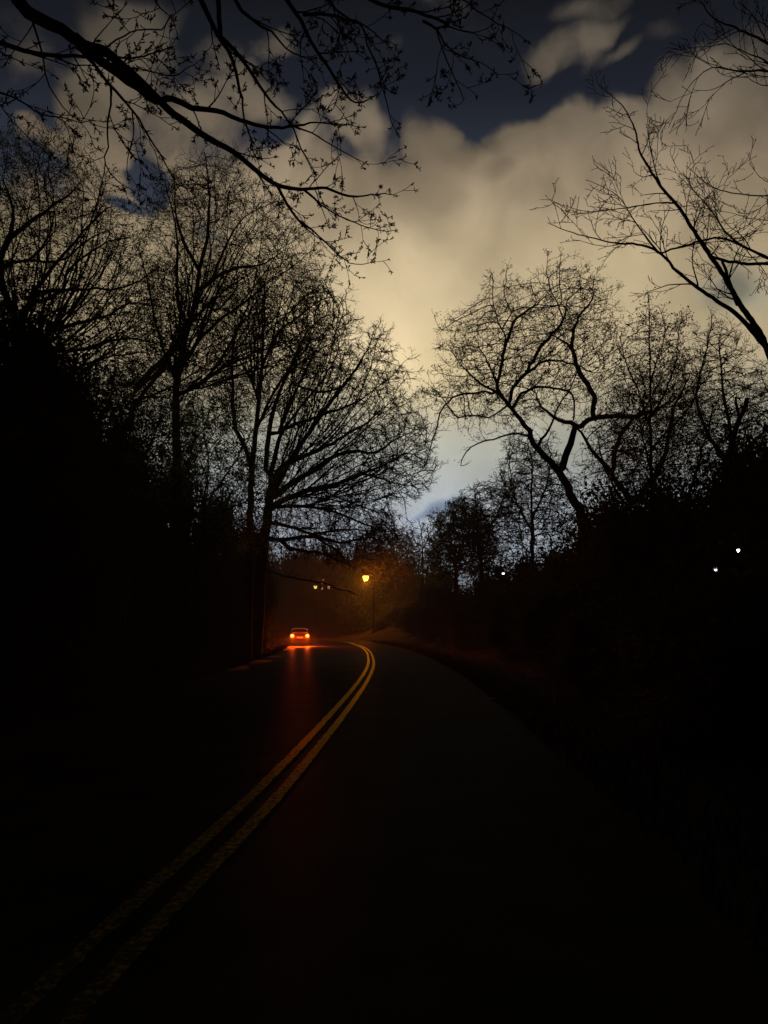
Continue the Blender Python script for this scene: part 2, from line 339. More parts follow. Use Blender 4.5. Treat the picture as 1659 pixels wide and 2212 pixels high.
# grass along both verges
def grass():
    n = 26000; y = rng.uniform(2, 90, n)**1.0; side = rng.random(n) < .5
    cx = np.interp(y, RC[:, 1][:200], RC[:, 0][:200])
    off = np.where(side, -left_w(y)-rng.exponential(.9, n), 3.15+rng.exponential(.9, n))
    x = cx+off; z = gz(x, y); P = np.stack([x, y, z], 1)
    h = rng.uniform(.06, .3, n)[:, None]; ln = rng.normal(size=(n, 3))*.35; ln[:, 2] = 1; ln = nrm(ln)
    s = rand_dirs(n); s[:, 2] = 0; s = nrm(s)*.012
    v = np.stack([P-s, P+s, P+ln*h], 1).reshape(-1, 3); f = np.arange(n*3).reshape(-1, 3)
    tag(mesh_np('grass', v, [f], GRASSM), 'short dark grass along both edges of the road', 'grass', kind='stuff')
grass()

# ------------------------------------------------------------------ tree growing
def inpoly(P, poly):
    x, y = P[:, 0], P[:, 1]; c = np.zeros(len(P), bool); n = len(poly); j = n-1
    for i in range(n):
        xi, yi = poly[i]; xj, yj = poly[j]
        s = ((yi > y) != (yj > y)) & (x < (xj-xi)*(y-yi)/((yj-yi) or 1e-9)+xi); c ^= s; j = i
    return c
def pdist(P, poly):
    q = np.array(poly, float); d = np.full(len(P), 1e9)
    for i in range(len(q)):
        a, b = q[i-1], q[i]; ab = b-a; t = np.clip(((P-a)@ab)/max(ab@ab, 1e-9), 0, 1)
        d = np.minimum(d, np.linalg.norm(P-(a+t[:, None]*ab), axis=1))
    return d
def crown_points(poly, D, n, depth, dens=None):
    """points in a rounded volume whose outline is the crown's, around a distance of D metres"""
    q = np.array(poly, float); lo, hi = q.min(0), q.max(0); out = []
    while sum(map(len, out)) < n:
        P = rng.uniform(lo, hi, (n*2, 2)); P = P[inpoly(P, poly)]; out.append(P)
    P = np.concatenate(out)[:n]; k = int(n*.6); nc = max(6, n//38); sg = math.sqrt((hi[0]-lo[0])*(hi[1]-lo[1]))/26
    cen = P[rng.integers(0, n, nc)]; P[:k] = cen[rng.integers(0, nc, k)]+rng.normal(size=(k, 2))*sg*np.array([1, 1.1])
    d = pdist(P, poly)*np.where(inpoly(P, poly), 1, 0); m = np.percentile(d, 97)
    th = depth*np.sqrt(np.clip(1-(1-np.clip(d/m, .03, 1))**2, 0, 1))
    u = rng.uniform(-1, 1, n); dd = D+th*u
    r = np.stack([(P[:, 0]-CX)/F, np.full(n, math.cos(PITCH))+(P[:, 1]-CY)/F*math.sin(PITCH), math.sin(PITCH)-(P[:, 1]-CY)/F*math.cos(PITCH)], 1)
    return np.array([0, 0, EYE])+r*(dd/r[:, 1])[:, None]
def resample(P, step):
    P = spline(P, step); return P
class Grow:
    def __init__(s): s.pos = []; s.par = []; s.rad = []; s.seed = []
    def add(s, p, par, r=0., seed=False):
        s.pos.append(np.asarray(p, float)); s.par.append(par); s.rad.append(r); s.seed.append(seed); return len(s.pos)-1
    def nearest(s, p):
        return int(np.linalg.norm(np.array(s.pos)-p, axis=1).argmin())
    def limb(s, pts, r0, r1, step, first=False, wob=.03):
        P = resample(pts, step); n = len(P); P[1:] += rng.normal(size=(n-1, 3))*wob*step
        rr = r0+(r1-r0)*(np.arange(n)/(n-1))**1.0
        if first: k = s.add(P[0], -1, rr[0], True); st = 1
        else: k = s.nearest(P[0]); st = 1; rr = np.minimum(rr, max(s.rad[k], r1))
        for i in range(st, n): k = s.add(P[i], k, rr[i], True)
    def colonize(s, A, step, di, dk, iters=90, inertia=.35, up=.05, wig=.07):
        A = np.asarray(A); pos = np.array(s.pos); par = list(s.par)
        nd_ = np.full(len(A), 1e9); ni = np.zeros(len(A), int)
        def upd(new, off):
            for c in range(0, len(new), 400):
                q = new[c:c+400]; D = np.sqrt(np.maximum((A**2).sum(1)[:, None]+(q**2).sum(1)[None]-2*A@q.T, 0))
                j = D.argmin(1); dm = D[np.arange(len(A)), j]; b = dm < nd_; nd_[b] = dm[b]; ni[b] = j[b]+off+c
        upd(pos, 0); heads = [nrm(pos[i]-pos[par[i]]) if par[i] >= 0 else np.array([0, 0, 1.]) for i in range(len(pos))]
        tried = {}
        for it in range(iters):
            act = nd_ < di
            if not act.any(): break
            idx = ni[act]; vec = nrm(A[act]-pos[idx]); S = np.zeros((len(pos), 3)); np.add.at(S, idx, vec)
            u = np.unique(idx); g = nrm(S[u])
            h = np.array([heads[i] for i in u]); g = nrm(g+inertia*h+rng.normal(size=g.shape)*wig+np.array([0, 0, up]))
            keep = [k for k, i in enumerate(u) if tried.get(i, 0) < 3]
            for k in keep: tried[u[k]] = tried.get(u[k], 0)+1
            if not keep: break
            u = u[keep]; g = g[keep]; new = pos[u]+g*step
            off = len(pos); pos = np.vstack([pos, new]); par += list(u); heads += list(g)
            s.seed += [False]*len(new); s.rad += [0.]*len(new); upd(new, off)
            k = nd_ > dk; A = A[k]; nd_ = nd_[k]; ni = ni[k]
            if len(A) == 0: break
        s.pos = list(pos); s.par = par
    def finish(s, rmin, twigs=2.0, tl=.4, fork=True, e=2.35, rmax=None):
        """adds the finest twigs, works out radii; returns the arrays and the twig tips"""
        n = len(s.pos); pos = np.array(s.pos); par = np.array(s.par); kids = np.zeros(n, int); np.add.at(kids, par[par >= 0], 1)
        tip = np.ones(n); order = np.argsort(-np.arange(n))
        cnt = np.zeros(n); cnt[kids == 0] = 1
        for i in range(n-1, 0, -1):
            if par[i] >= 0: cnt[par[i]] += cnt[i]
        r = rmin*1.15*np.maximum(cnt, 1)**(1/e)
        if rmax: r = np.minimum(r, rmax)
        sr = np.array(s.rad); sd = np.array(s.seed); r = np.where(sd, np.maximum(r*.6, sr), r)
        for i in range(n-1, 0, -1):       # never thinner than a child
            if par[i] >= 0 and r[par[i]] < r[i]: r[par[i]] = r[i]
        P = list(pos); PA = list(par); RR = list(r); S = list(sd); tips = []
        hd = nrm(pos-pos[np.maximum(par, 0)])
        for i in range(n):
            if cnt[i] > 6 or sd[i] and sr[i] > rmin*6: continue
            k = rng.poisson(twigs*(1.6 if kids[i] == 0 else .55))
            for _ in range(k):
                d = nrm(hd[i]*(1.1 if kids[i] == 0 else .6)+rng.normal(size=3)*.5+np.array([0, 0, .15])); q = i; p = pos[i].copy(); l = tl*rng.uniform(.5, 1.2)
                m = 2 if l < .3*tl else 3
                for a in range(m):
                    p = p+d*l/m; P.append(p.copy()); PA.append(q); RR.append(rmin*(1-.25*a/m)); S.append(False); q = len(P)-1
                    d = nrm(d+rng.normal(size=3)*.28+np.array([0, 0, .06]))
                    if fork and a == 1 and rng.random() < .6:
                        e2 = nrm(d+rng.normal(size=3)*.7); pp = p+e2*l*.4; P.append(pp); PA.append(q); RR.append(rmin*.75); S.append(False); tips.append(pp)
                tips.append(p.copy())
        return np.array(P), np.array(PA), np.array(RR), np.array(S), np.array(tips) if tips else pos[kids == 0]
def edges(P, PA, RR, sel):
    n = len(P); ch = np.where(PA >= 0)[0]
    main = np.full(n, -1); 
    o = ch[np.argsort(RR[ch])]; main[PA[o]] = o        # thickest child last
    T = np.zeros((n, 3)); inn = np.zeros((n, 3)); inn[ch] = nrm(P[ch]-P[PA[ch]]); out = inn.copy(); h = main >= 0
    out[h] = nrm(P[main[h]]-P[np.where(h)[0]]); T = nrm(inn+out+1e-6)
    c = ch[sel[ch]]; p = PA[c]; ism = main[p] == c
    T0 = np.where(ism[:, None], T[p], inn[c]); R0 = np.where(ism, RR[p], np.minimum(RR[c]*1.25, RR[p]))
    return P[p], T0, R0, P[c], T[c], RR[c]

def make_tree(name, label, cat, D, base, limbs, crowns, step=.35, dk=.5, di=5, rmin_px=.19, twigs=2., tl=.4, leaves=0., leafsize=.07, lmat=None, inertia=.35, up=.05,
              iters=90, group=None, e=2.35, wob=.06, fork=True, fan=None):
    """base: pixel x of the foot; limbs: (pixel polyline, radius at start, radius at end, depth offsets start/end); the first limb is the trunk"""
    rmin = rmin_px*1.02*D/768; step *= .88; dk *= .80; twigs *= 1.45; leaves *= .95; inertia = inertia+.25; e = e-.15
    crowns = [(a, int(n*1.8), b, c) for a, n, b, c in crowns]
    bx = (base-CX)/F*D*math.cos(0); by = D; bz = g0(bx, by)-.15
    G = Grow()
    for k, (pts, r0, r1, z0, z1) in enumerate(limbs):
        m = len(pts); P = [at(x, y, D+z0+(z1-z0)*(i/(m-1))) for i, (x, y) in enumerate(pts)]
        if k == 0: P = [np.array([bx, by, bz])]+P
        G.limb(P, r0, r1, step, k == 0, wob)
    if fan:
        poly, cnt, org, fr, dep = fan; q = np.array(poly, float); ctr = q.mean(0); O = at(*org, D)
        seg = np.linalg.norm(np.roll(q, -1, 0)-q, axis=1); cs = np.concatenate([[0], np.cumsum(seg)])
        tg = []
        for k in range(cnt):
            u = rng.uniform(0, cs[-1]); i = np.searchsorted(cs, u)-1; f = (u-cs[i])/seg[i]; b = q[i]*(1-f)+q[(i+1) % len(q)]*f
            b = b+(ctr-b)*rng.uniform(.02, .5); tg.append(b)
        tg.sort(key=lambda b: -np.linalg.norm(b-np.array(org)))
        for b in tg:
            T = at(b[0], b[1], D+rng.uniform(-1, 1)*dep); nd0 = G.nearest(O+(T-O)*rng.uniform(.2, .6)); P0 = G.pos[nd0]; pr = G.par[nd0]
            h = nrm(P0-G.pos[pr]) if pr >= 0 else np.array([0, 0, 1.]); ln = np.linalg.norm(T-P0)
            if ln < 1.2 or (T-P0) @ h < 0: continue
            side = rng.normal(size=3)*.05*ln; cpt = P0+nrm(h+nrm(T-P0)*.7)*ln*.5+side
            tt = np.linspace(0, 1, 6)[:, None]; G.limb(((1-tt)**2*P0+2*tt*(1-tt)*cpt+tt*tt*T)[0:], fr*ln/6*rng.uniform(.7, 1.1)+.012, .010, step, False, wob)
    for (poly, n, depth, off) in crowns:
        G.colonize(crown_points(poly, D+off, n, depth), step, di, dk, iters, inertia, up)
    P, PA, RR, S, tips = G.finish(rmin, twigs, tl, fork, e)
    o = np.array([bx, by, bz])
    root = empty(name, o, label=label, cat=cat, group=group)
    tubes('trunk', *edges(P, PA, RR, S), BARK, root, o)
    tubes('crown', *edges(P, PA, RR, ~S), TWIG, root, o)
    if leaves and len(tips):
        k = rng.random(len(tips)) < min(1, leaves); Q = tips[k]; Q = np.repeat(Q, max(1, int(leaves)), 0)+rng.normal(size=(len(Q)*max(1, int(leaves)), 3))*leafsize*.9
        v, f = leaf_quads(Q-o, leafsize); mesh_np('leaves', v, [f], lmat or LEAF, root)
    return root, tips
def P7(*p): return [(x*.4299, 219.4+y*.4299) for x, y in p]
def C4(*p): return [(438.9+x*.3307, 548.6+y*.3307) for x, y in p]
def C5(*p): return [(877.7+x*.4709, 548.6+y*.4709) for x, y in p]
def C2(*p): return [(822.9+x*.504, y*.504) for x, y in p]
def C1(*p): return [(x*.529, y*.529) for x, y in p]
def C6(*p): return [(548.6+x*.2315, 1152+y*.2315) for x, y in p]

# ---- left edge: the broad oak
make_tree('oak_tree', 'large broad tree with dense budding crown at the left edge of the view', 'tree', 19, 40,
  [(P7((100, 1300), (150, 1010), (200, 920), (290, 800), (380, 700), (460, 610), (540, 530)), .22, .02, 0, -1),
   (P7((110, 1180), (20, 950), (0, 800), (30, 720), (80, 660), (150, 600), (260, 530), (380, 440)), .12, .02, 0, -2),
   (P7((30, 720), (60, 620), (60, 520), (20, 400)), .07, .02, -.5, 1),
   (P7((0, 815), (100, 800), (230, 800), (330, 790), (450, 690), (560, 640)), .05, .015, 0, 2),
   (P7((150, 1010), (210, 1000), (310, 950), (330, 900), (350, 840), (430, 770), (560, 700), (650, 680)), .06, .015, 0, 2),
   (P7((130, 1240), (270, 1150), (400, 1110), (550, 1070), (650, 1010), (750, 1020), (850, 1040)), .07, .015, 0, 2.5),
   (P7((200, 960), (320, 945), (480, 940), (600, 940), (700, 900), (800, 830)), .05, .015, 0, -1.5),
   (P7((110, 1290), (230, 1240), (400, 1250), (560, 1200), (680, 1190), (800, 1220)), .06, .015, 0, -2),
   (P7((110, 1400), (300, 1400), (400, 1330), (520, 1290), (700, 1260)), .06, .015, 0, 1),
   (P7((20, 950), (-150, 800), (-250, 600), (-200, 450)), .1, .02, 0, 0)],
  [([(-160, 320), (0, 300), (60, 285), (150, 318), (190, 335), (232, 400), (258, 450), (292, 485), (302, 540), (345, 570), (352, 640), (345, 720), (330, 800), (260, 900), (120, 960), (0, 940), (-150, 850), (-220, 560)], 5800, 3.4, 0)],
  step=.24, dk=.34, di=1.6, twigs=1.3, tl=.34, leaves=2.3, leafsize=.055, inertia=.5, e=2.5, fan=([(-100, 340), (60, 295), (190, 345), (255, 450), (300, 540), (345, 640), (340, 720), (300, 820), (150, 880)], 75, (30, 900), .028, 2.6))

# ---- the tall tree left of centre
make_tree('maple_tree', 'tall twiggy tree with upright forked stems, top touching the overhanging branch', 'tree', 29, 375,
  [(P7((885, 1900), (885, 1600), (890, 1400), (930, 1200), (960, 1080), (990, 950), (1000, 850), (1030, 730), (1050, 600), (1050, 450), (1040, 320), (1025, 250)), .27, .02, 0, 0),
   (P7((1000, 850), (940, 740), (900, 640), (880, 500), (880, 350)), .08, .015, 0, -2),
   (P7((990, 960), (1090, 880), (1180, 840), (1330, 810), (1440, 740)), .1, .015, 0, 2),
   (P7((1060, 910), (1110, 780), (1180, 640), (1260, 560), (1340, 520)), .07, .015, .5, 1.5),
   (P7((945, 1130), (900, 1030), (890, 900), (890, 700), (870, 560), (830, 420), (780, 430)), .08, .015, 0, -1.5),
   (P7((900, 1350), (1000, 1200), (1100, 1100), (1230, 1010), (1350, 900), (1450, 850)), .1, .015, 0, -2),
   (P7((900, 1480), (1100, 1350), (1280, 1260), (1400, 1230), (1530, 1160)), .09, .015, 0, 2),
   (P7((950, 1100), (1000, 1000), (1080, 1050), (1180, 950), (1200, 800), (1290, 650)), .06, .015, 0, 1),
   (P7((890, 1400), (820, 1250), (780, 1100), (740, 900), (700, 740)), .07, .015, 0, 2),
   (P7((640, 1500), (750, 1360), (860, 1260), (940, 1120)), .05, .12, 1, 0)],
  [([(300, 700), (318, 600), (345, 545), (335, 500), (328, 440), (345, 400), (385, 372), (420, 350), (440, 332), (475, 352), (520, 372), (560, 400), (600, 430), (640, 480), (672, 540), (690, 590),
     (700, 680), (680, 780), (560, 860), (480, 900), (330, 960), (300, 840)], 5600, 4.2, 0)],
  step=.32, dk=.45, di=2, twigs=1.4, tl=.42, leaves=2.2, leafsize=.065, inertia=.45, e=2.5, fan=([(310, 700), (345, 545), (335, 440), (385, 375), (440, 340), (520, 375), (600, 430), (672, 540), (698, 640), (680, 780), (560, 860), (380, 900)], 75, (385, 900), .035, 3.2))
make_tree('leaning_tree', 'thick dark stem leaning up to the right in front of the tall tree', 'tree', 26, 215,
  [([(225, 1150), (270, 930), (310, 850), (350, 800), (400, 715), (470, 640), (540, 590)], .17, .02, 0, 0),
   ([(300, 865), (360, 840), (430, 800), (480, 770)], .05, .015, 0, 1), ([(260, 960), (240, 860), (250, 780), (230, 700)], .06, .015, 0, -1)],
  [([(200, 900), (200, 720), (300, 640), (450, 620), (560, 600), (560, 740), (420, 860), (300, 930)], 2200, 3, 0)],
  step=.32, dk=.5, di=4, twigs=1.3, tl=.45, leaves=1.0, leafsize=.07, inertia=.5)

# ---- pale twin stems
make_tree('twin_stem_tree', 'straight pale trunk with a second stem beside it, left of the fan-shaped tree', 'tree', 39, 538,
  [([(541, 1100), (544, 1030), (552, 930), (560, 860), (566, 790), (570, 700), (572, 620)], .27, .03, 0, 0),
   ([(541, 1010), (528, 960), (508, 925), (502, 850), (502, 780), (507, 700), (512, 640)], .13, .02, 0, -1.5),
   ([(566, 790), (600, 720), (640, 690), (690, 650), (730, 640)], .1, .02, 0, 1),
   ([(552, 930), (590, 850), (640, 790), (700, 750), (740, 720)], .09, .02, 0, -1),
   ([(560, 860), (520, 780), (480, 730), (450, 680)], .07, .02, 0, 2)],
  [([(470, 900), (450, 740), (480, 620), (540, 560), (600, 552), (650, 575), (690, 592), (722, 632), (748, 672), (752, 720), (742, 780), (700, 840), (620, 880), (540, 950)], 1000, 4.2, 0)],
  step=.40, dk=.55, di=2.2, twigs=1.2, tl=.5, leaves=.9, leafsize=.075, inertia=.5, e=2.5, fan=([(480, 880), (455, 740), (485, 630), (545, 565), (610, 555), (690, 595), (748, 672), (742, 780), (680, 850)], 45, (545, 960), .035, 3.2))

# ---- the fan-shaped elm
make_tree('elm_tree', 'wide fan-shaped tree whose limbs sweep right over the road', 'tree', 45, 555,
  [([(566, 1200), (576, 1130), (581, 1090), (590, 1050)], .42, .25, 0, 0),
   (C4((430, 1600), (600, 1300), (720, 1130), (850, 950), (950, 820), (1030, 700), (1080, 600), (1120, 500)), .2, .02, 0, 2),
   (C4((430, 1560), (500, 1400), (640, 1330), (800, 1260), (920, 1190), (1040, 1120), (1150, 1030), (1250, 950)), .18, .02, 0, -2),
   (C4((450, 1600), (600, 1480), (750, 1400), (880, 1310), (1020, 1290), (1120, 1300), (1260, 1210), (1400, 1150)), .2, .02, 0, -1),
   (C4((430, 1660), (560, 1590), (700, 1540), (850, 1510), (1000, 1450), (1150, 1390), (1250, 1340), (1380, 1270)), .2, .02, 0, 1.5),
   (C4((1050, 1440), (1150, 1460), (1300, 1510), (1450, 1500)), .07, .02, 1, 1.5),
   (C4((430, 1500), (500, 1200), (560, 1130), (700, 1080), (870, 1020), (1000, 970), (1100, 900), (1200, 820)), .16, .02, 0, 1),
   (C4((400, 1450), (440, 1100), (500, 900), (560, 760), (650, 560), (700, 480), (800, 400), (900, 400)), .18, .02, 0, -3),
   (C4((480, 1200), (560, 1000), (700, 700), (780, 560), (850, 450)), .12, .02, -1, 2),
   (C4((700, 900), (800, 900), (880, 880), (950, 830)), .09, .03, 0, 1),
   (C4((520, 1150), (640, 1000), (760, 850), (820, 760), (900, 600)), .1, .02, 0, 3),
   (C4((440, 1650), (700, 1650), (900, 1700), (1000, 1740), (1180, 1810), (1300, 1800)), .13, .02, 0, -2),
   (C4((600, 1590), (800, 1560), (900, 1600), (1050, 1650), (1180, 1720)), .08, .02, 0, 2),
   (C4((430, 1750), (600, 1790), (700, 1830), (900, 1800), (1100, 1810), (1200, 1800)), .12, .02, 0, 1),
   (C6((150, 60), (250, 60), (500, 30), (700, 70), (870, 85), (960, 50), (1100, 40), (1200, 80)), .14, .03, 0, -3),
   (C6((250, 150), (400, 150), (560, 180), (660, 190), (760, 250), (860, 280), (930, 320)), .11, .02, -1, -4),
   (C6((600, 60), (720, 130), (800, 180), (830, 240), (900, 300)), .07, .02, -1, -2),
   (C6((60, 330), (220, 380), (420, 430), (640, 460), (800, 520), (940, 560)), .07, .03, -.5, -4)],
  [([(600, 930), (600, 740), (640, 640), (700, 600), (722, 622), (748, 672), (757, 715), (742, 752), (775, 742), (792, 715), (822, 692), (833, 725), (838, 745), (852, 780), (872, 800), (866, 840), (872, 868), (905, 895),
     (926, 925), (925, 965), (938, 1035), (915, 1060), (880, 1088), (855, 1080), (836, 1092), (770, 1080), (700, 1060), (600, 1050)], 3600, 5.5, 0),
   ([(590, 1060), (760, 1070), (835, 1100), (870, 1140), (866, 1160), (800, 1200), (740, 1215), (660, 1200), (590, 1190)], 1700, 4, -1)],
  step=.42, dk=.5, di=2.2, twigs=1.5, tl=.5, leaves=.8, leafsize=.07, inertia=.6, up=.0, e=2.6, fan=([(600, 800), (640, 640), (700, 600), (757, 715), (790, 720), (825, 695), (852, 780), (868, 850), (920, 925), (935, 1035), (880, 1086), (855, 1140), (790, 1190), (680, 1190)], 120, (585, 1110), .035, 4.2))

make_tree('understory_tree', 'small leafy tree in the gap under the tall twiggy tree', 'tree', 24, 262,
  [([(262, 1150), (260, 1050), (250, 960), (270, 880)], .1, .015, 0, 0), ([(260, 1050), (330, 950), (350, 870)], .05, .015, 0, 1), ([(260, 1040), (210, 950), (190, 870)], .05, .015, 0, -1)],
  [([(150, 900), (160, 840), (230, 800), (300, 810), (340, 850), (400, 880), (430, 960), (400, 1060), (250, 1080), (150, 1020)], 3200, 2.4, 0)],
  step=.3, dk=.4, di=3, twigs=1.4, tl=.35, leaves=5, leafsize=.085, lmat=GLEAF)
make_tree('understory_tree', 'small leafy tree below the straight pale trunk', 'tree', 33, 440,
  [([(440, 1200), (440, 1100), (450, 1000), (440, 930)], .1, .015, 0, 0), ([(442, 1090), (500, 1010), (530, 950)], .06, .015, 0, 1), ([(442, 1080), (400, 1000), (380, 930)], .05, .015, 0, -1), ([(442, 1120), (540, 1080), (590, 1040)], .05, .015, 0, 1)],
  [([(370, 1000), (380, 910), (440, 860), (500, 890), (560, 960), (605, 1040), (615, 1130), (520, 1180), (400, 1120)], 2200, 2.6, 0)],
  step=.36, dk=.45, di=3, twigs=1.4, tl=.4, leaves=5, leafsize=.10, lmat=GLEAF)
# ---- right: the crooked tree
make_tree('crooked_tree', 'crooked forked tree with arching limbs leaning left over the road', 'tree', 24, 1330,
  [(C5((840, 1330), (800, 1200), (740, 1070), (700, 1000), (640, 930), (580, 870), (560, 810), (510, 740), (470, 690), (420, 640), (330, 590), (270, 530)), .25, .025, 0, -1.5),
   (C5((430, 650), (415, 600), (430, 540), (450, 440), (470, 370), (510, 290), (600, 230), (650, 180)), .10, .015, -1, 0),
   (C5((475, 690), (480, 640), (500, 600), (560, 530), (600, 450), (670, 370), (720, 300), (740, 200)), .13, .015, -1, 1),
   (C5((420, 645), (340, 635), (240, 650), (170, 700), (140, 790), (120, 860), (112, 905)), .04, .015, -1, -2.5),
   (C5((540, 825), (480, 825), (400, 850), (300, 885), (260, 930), (250, 970), (285, 960)), .035, .01, -.5, -1.5),
   (C5((705, 1000), (740, 900), (775, 790), (700, 760), (620, 700), (590, 640)), .15, .02, 0, 1),
   (C5((775, 800), (860, 750), (1000, 745), (1100, 735), (1180, 700), (1240, 660)), .11, .03, .5, 2),
   (C5((850, 755), (860, 650), (810, 570), (770, 480), (760, 400), (790, 290), (850, 210), (860, 120)), .11, .015, 1, 2),
   (C5((755, 420), (720, 400), (670, 370)), .05, .02, 1, 1),
   (C5((500, 690), (530, 640), (600, 610), (700, 620), (760, 650), (770, 760)), .05, .03, -1, .5),
   (C5((570, 540), (640, 490), (760, 500), (840, 540)), .05, .02, -.5, 1),
   (C5((470, 700), (380, 750), (330, 740), (240, 750)), .03, .01, -1, 0),
   (C5((450, 690), (400, 560), (330, 430), (230, 430)), .04, .01, -1, -2.5),
   (C5((600, 860), (640, 830), (700, 700), (740, 640)), .05, .02, 0, -1),
   (C5((700, 250), (650, 120), (648, 10)), .025, .01, .5, .5), (C5((720, 260), (700, 120), (712, 0)), .025, .01, 1, 1),
   (C5((460, 400), (400, 240), (395, 90)), .025, .01, -1, -1), (C5((500, 300), (450, 180), (465, 65)), .02, .01, -1, -1)],
  [(C5((40, 640), (80, 600), (180, 560), (170, 430), (170, 320), (260, 260), (370, 230), (400, 130), (480, 130), (620, 130), (650, 70), (740, 60), (800, 100), (900, 110), (930, 220), (960, 350), (960, 520), (900, 640), (780, 700),
       (640, 760), (480, 790), (330, 800), (230, 760), (130, 720)), 4000, 2.8, 0)],
  step=.22, dk=.34, di=3, twigs=1.25, tl=.26, leaves=2.2, leafsize=.052, inertia=.3, up=.06, e=2.5, wob=.09)
make_tree('crooked_tree', 'second dark trunk leaning left, just right of the crooked forked tree', 'tree', 26, 1420,
  [(C5((1130, 1330), (1090, 1200), (990, 1080), (920, 980), (850, 900), (800, 820), (740, 770)), .24, .03, 0, 0),
   (C5((950, 1010), (960, 900), (1000, 800), (1100, 700), (1150, 600)), .1, .02, 0, 1),
   (C5((1050, 1140), (1150, 1000), (1200, 860), (1230, 700), (1300, 560)), .12, .02, 0, 1)],
  [(C5((820, 1000), (800, 860), (900, 740), (960, 560), (1100, 500), (1300, 480), (1400, 600), (1380, 800), (1200, 1050), (1000, 1150)), 3400, 2.5, 0)],
  step=.28, dk=.45, di=4, twigs=1.4, tl=.35, leaves=1.6, leafsize=.06)

# ---- right side tangle
make_tree('thicket_tree', 'slender tree with a tall spire shoot and small dangling leaves, right side', 'tree', 18, 1400,
  [(C5((1130, 1250), (1125, 1000), (1120, 750), (1118, 500), (1115, 330), (1110, 175)), .07, .01, 0, 0),
   (C5((1120, 800), (1060, 620), (1010, 500), (980, 380)), .03, .01, 0, -.6), (C5((1120, 760), (1200, 600), (1240, 480), (1250, 330)), .03, .01, 0, .8),
   (C5((1118, 600), (1160, 450), (1190, 350), (1160, 240)), .02, .008, 0, -.5), (C5((1120, 900), (1300, 700), (1350, 600), (1400, 560)), .03, .01, 0, .5)],
  [(C5((930, 800), (960, 500), (990, 340), (1060, 280), (1110, 230), (1180, 300), (1260, 300), (1290, 450), (1330, 700), (1200, 1000), (1000, 1000)), 2700, 2.2, 0)],
  step=.2, dk=.33, di=3, twigs=1.1, tl=.25, leaves=2.2, leafsize=.055, inertia=.5)
make_tree('thicket_tree', 'bare spreading tree with fine twigs filling the right edge below the thin branches', 'tree', 30, 1568,
  [(C5((1470, 1330), (1478, 1150), (1480, 1000), (1490, 850), (1450, 600), (1440, 450)), .2, .02, 0, 0),
   (C5((1480, 1000), (1560, 900), (1650, 800), (1760, 700)), .09, .02, 0, 1), (C5((1500, 1150), (1620, 1100), (1760, 1060)), .1, .02, 0, -1),
   (C5((1490, 1080), (1580, 1000), (1700, 960)), .07, .02, 0, 1), (C5((1480, 980), (1380, 820), (1330, 650), (1380, 430), (1400, 290)), .09, .015, 0, -1.5),
   (C5((1500, 1160), (1350, 1050), (1280, 900)), .08, .02, 0, -1)],
  [(C5((1230, 1100), (1260, 800), (1270, 520), (1330, 400), (1400, 330), (1500, 340), (1540, 480), (1600, 540), (1680, 540), (1800, 600), (1850, 1000), (1750, 1200), (1400, 1200)), 6500, 3.6, 0)],
  step=.32, dk=.45, di=4, twigs=1.4, tl=.42, leaves=1.0, leafsize=.06, inertia=.5)
make_tree('thicket_tree', 'low many-stemmed bare tree between the crooked trunk and the broken-topped trunk', 'tree', 20, 1440,
  [([(1440, 1260), (1440, 1180), (1425, 1080), (1400, 1000), (1380, 900)], .09, .015, 0, 0), ([(1440, 1180), (1490, 1060), (1520, 960), (1540, 880)], .06, .015, 0, 1), ([(1438, 1170), (1360, 1100), (1310, 1020), (1290, 950)], .06, .015, 0, -1),
   ([(1440, 1190), (1560, 1120), (1640, 1040), (1700, 980)], .06, .015, 0, .5)],
  [([(1240, 1160), (1260, 980), (1300, 880), (1400, 840), (1520, 850), (1600, 900), (1700, 900), (1720, 1150), (1500, 1200)], 3600, 2.4, 0)],
  step=.24, dk=.36, di=3, twigs=1.4, tl=.3, leaves=2.0, leafsize=.06)
make_tree('slim_tree', 'bare twiggy tree in front of the lit house windows', 'tree', 122, 688,
  [([(686, 1320), (687, 1270), (690, 1220), (686, 1180)], .12, .03, 0, 0), ([(687, 1280), (705, 1250), (715, 1215)], .06, .03, 0, 2), ([(687, 1290), (670, 1255), (660, 1225)], .06, .03, 0, -2)],
  [([(640, 1290), (640, 1210), (690, 1180), (740, 1210), (740, 1290), (690, 1305)], 1100, 4, 0)],
  step=.6, dk=.75, di=6, twigs=1.3, tl=.8, leaves=1.6, leafsize=.14)
make_tree('snag_tree', 'thick broken-topped trunk with two jagged stubs at the right', 'tree', 21, 1565,
  [(C5((1455, 1330), (1458, 1150), (1466, 1000), (1490, 880), (1520, 780), (1555, 700), (1568, 665)), .15, .06, 0, 0),
   (C5((1530, 760), (1515, 700), (1512, 655)), .05, .03, 0, 0), (C5((1475, 1000), (1500, 940), (1480, 900)), .06, .04, 0, .3)],
  [], step=.2, twigs=.6, tl=.3, rmin_px=.3)
make_tree('slim_tree', 'slim bare tree with feathery twigs behind the crooked trunk', 'tree', 52, 1150,
  [([(1150, 1250), (1150, 1150), (1148, 1080), (1150, 1000), (1140, 960)], .14, .02, 0, 0), ([(1150, 1150), (1110, 1070), (1100, 990)], .06, .02, 0, 1), ([(1150, 1120), (1180, 1050), (1190, 980)], .06, .02, 0, -1)],
  [([(1085, 1120), (1085, 1010), (1100, 955), (1130, 940), (1180, 955), (1215, 1000), (1240, 1060), (1230, 1160), (1120, 1180)], 3200, 3.2, 0)],
  step=.4, dk=.5, di=5, twigs=1.5, tl=.5, leaves=2.2, leafsize=.09)
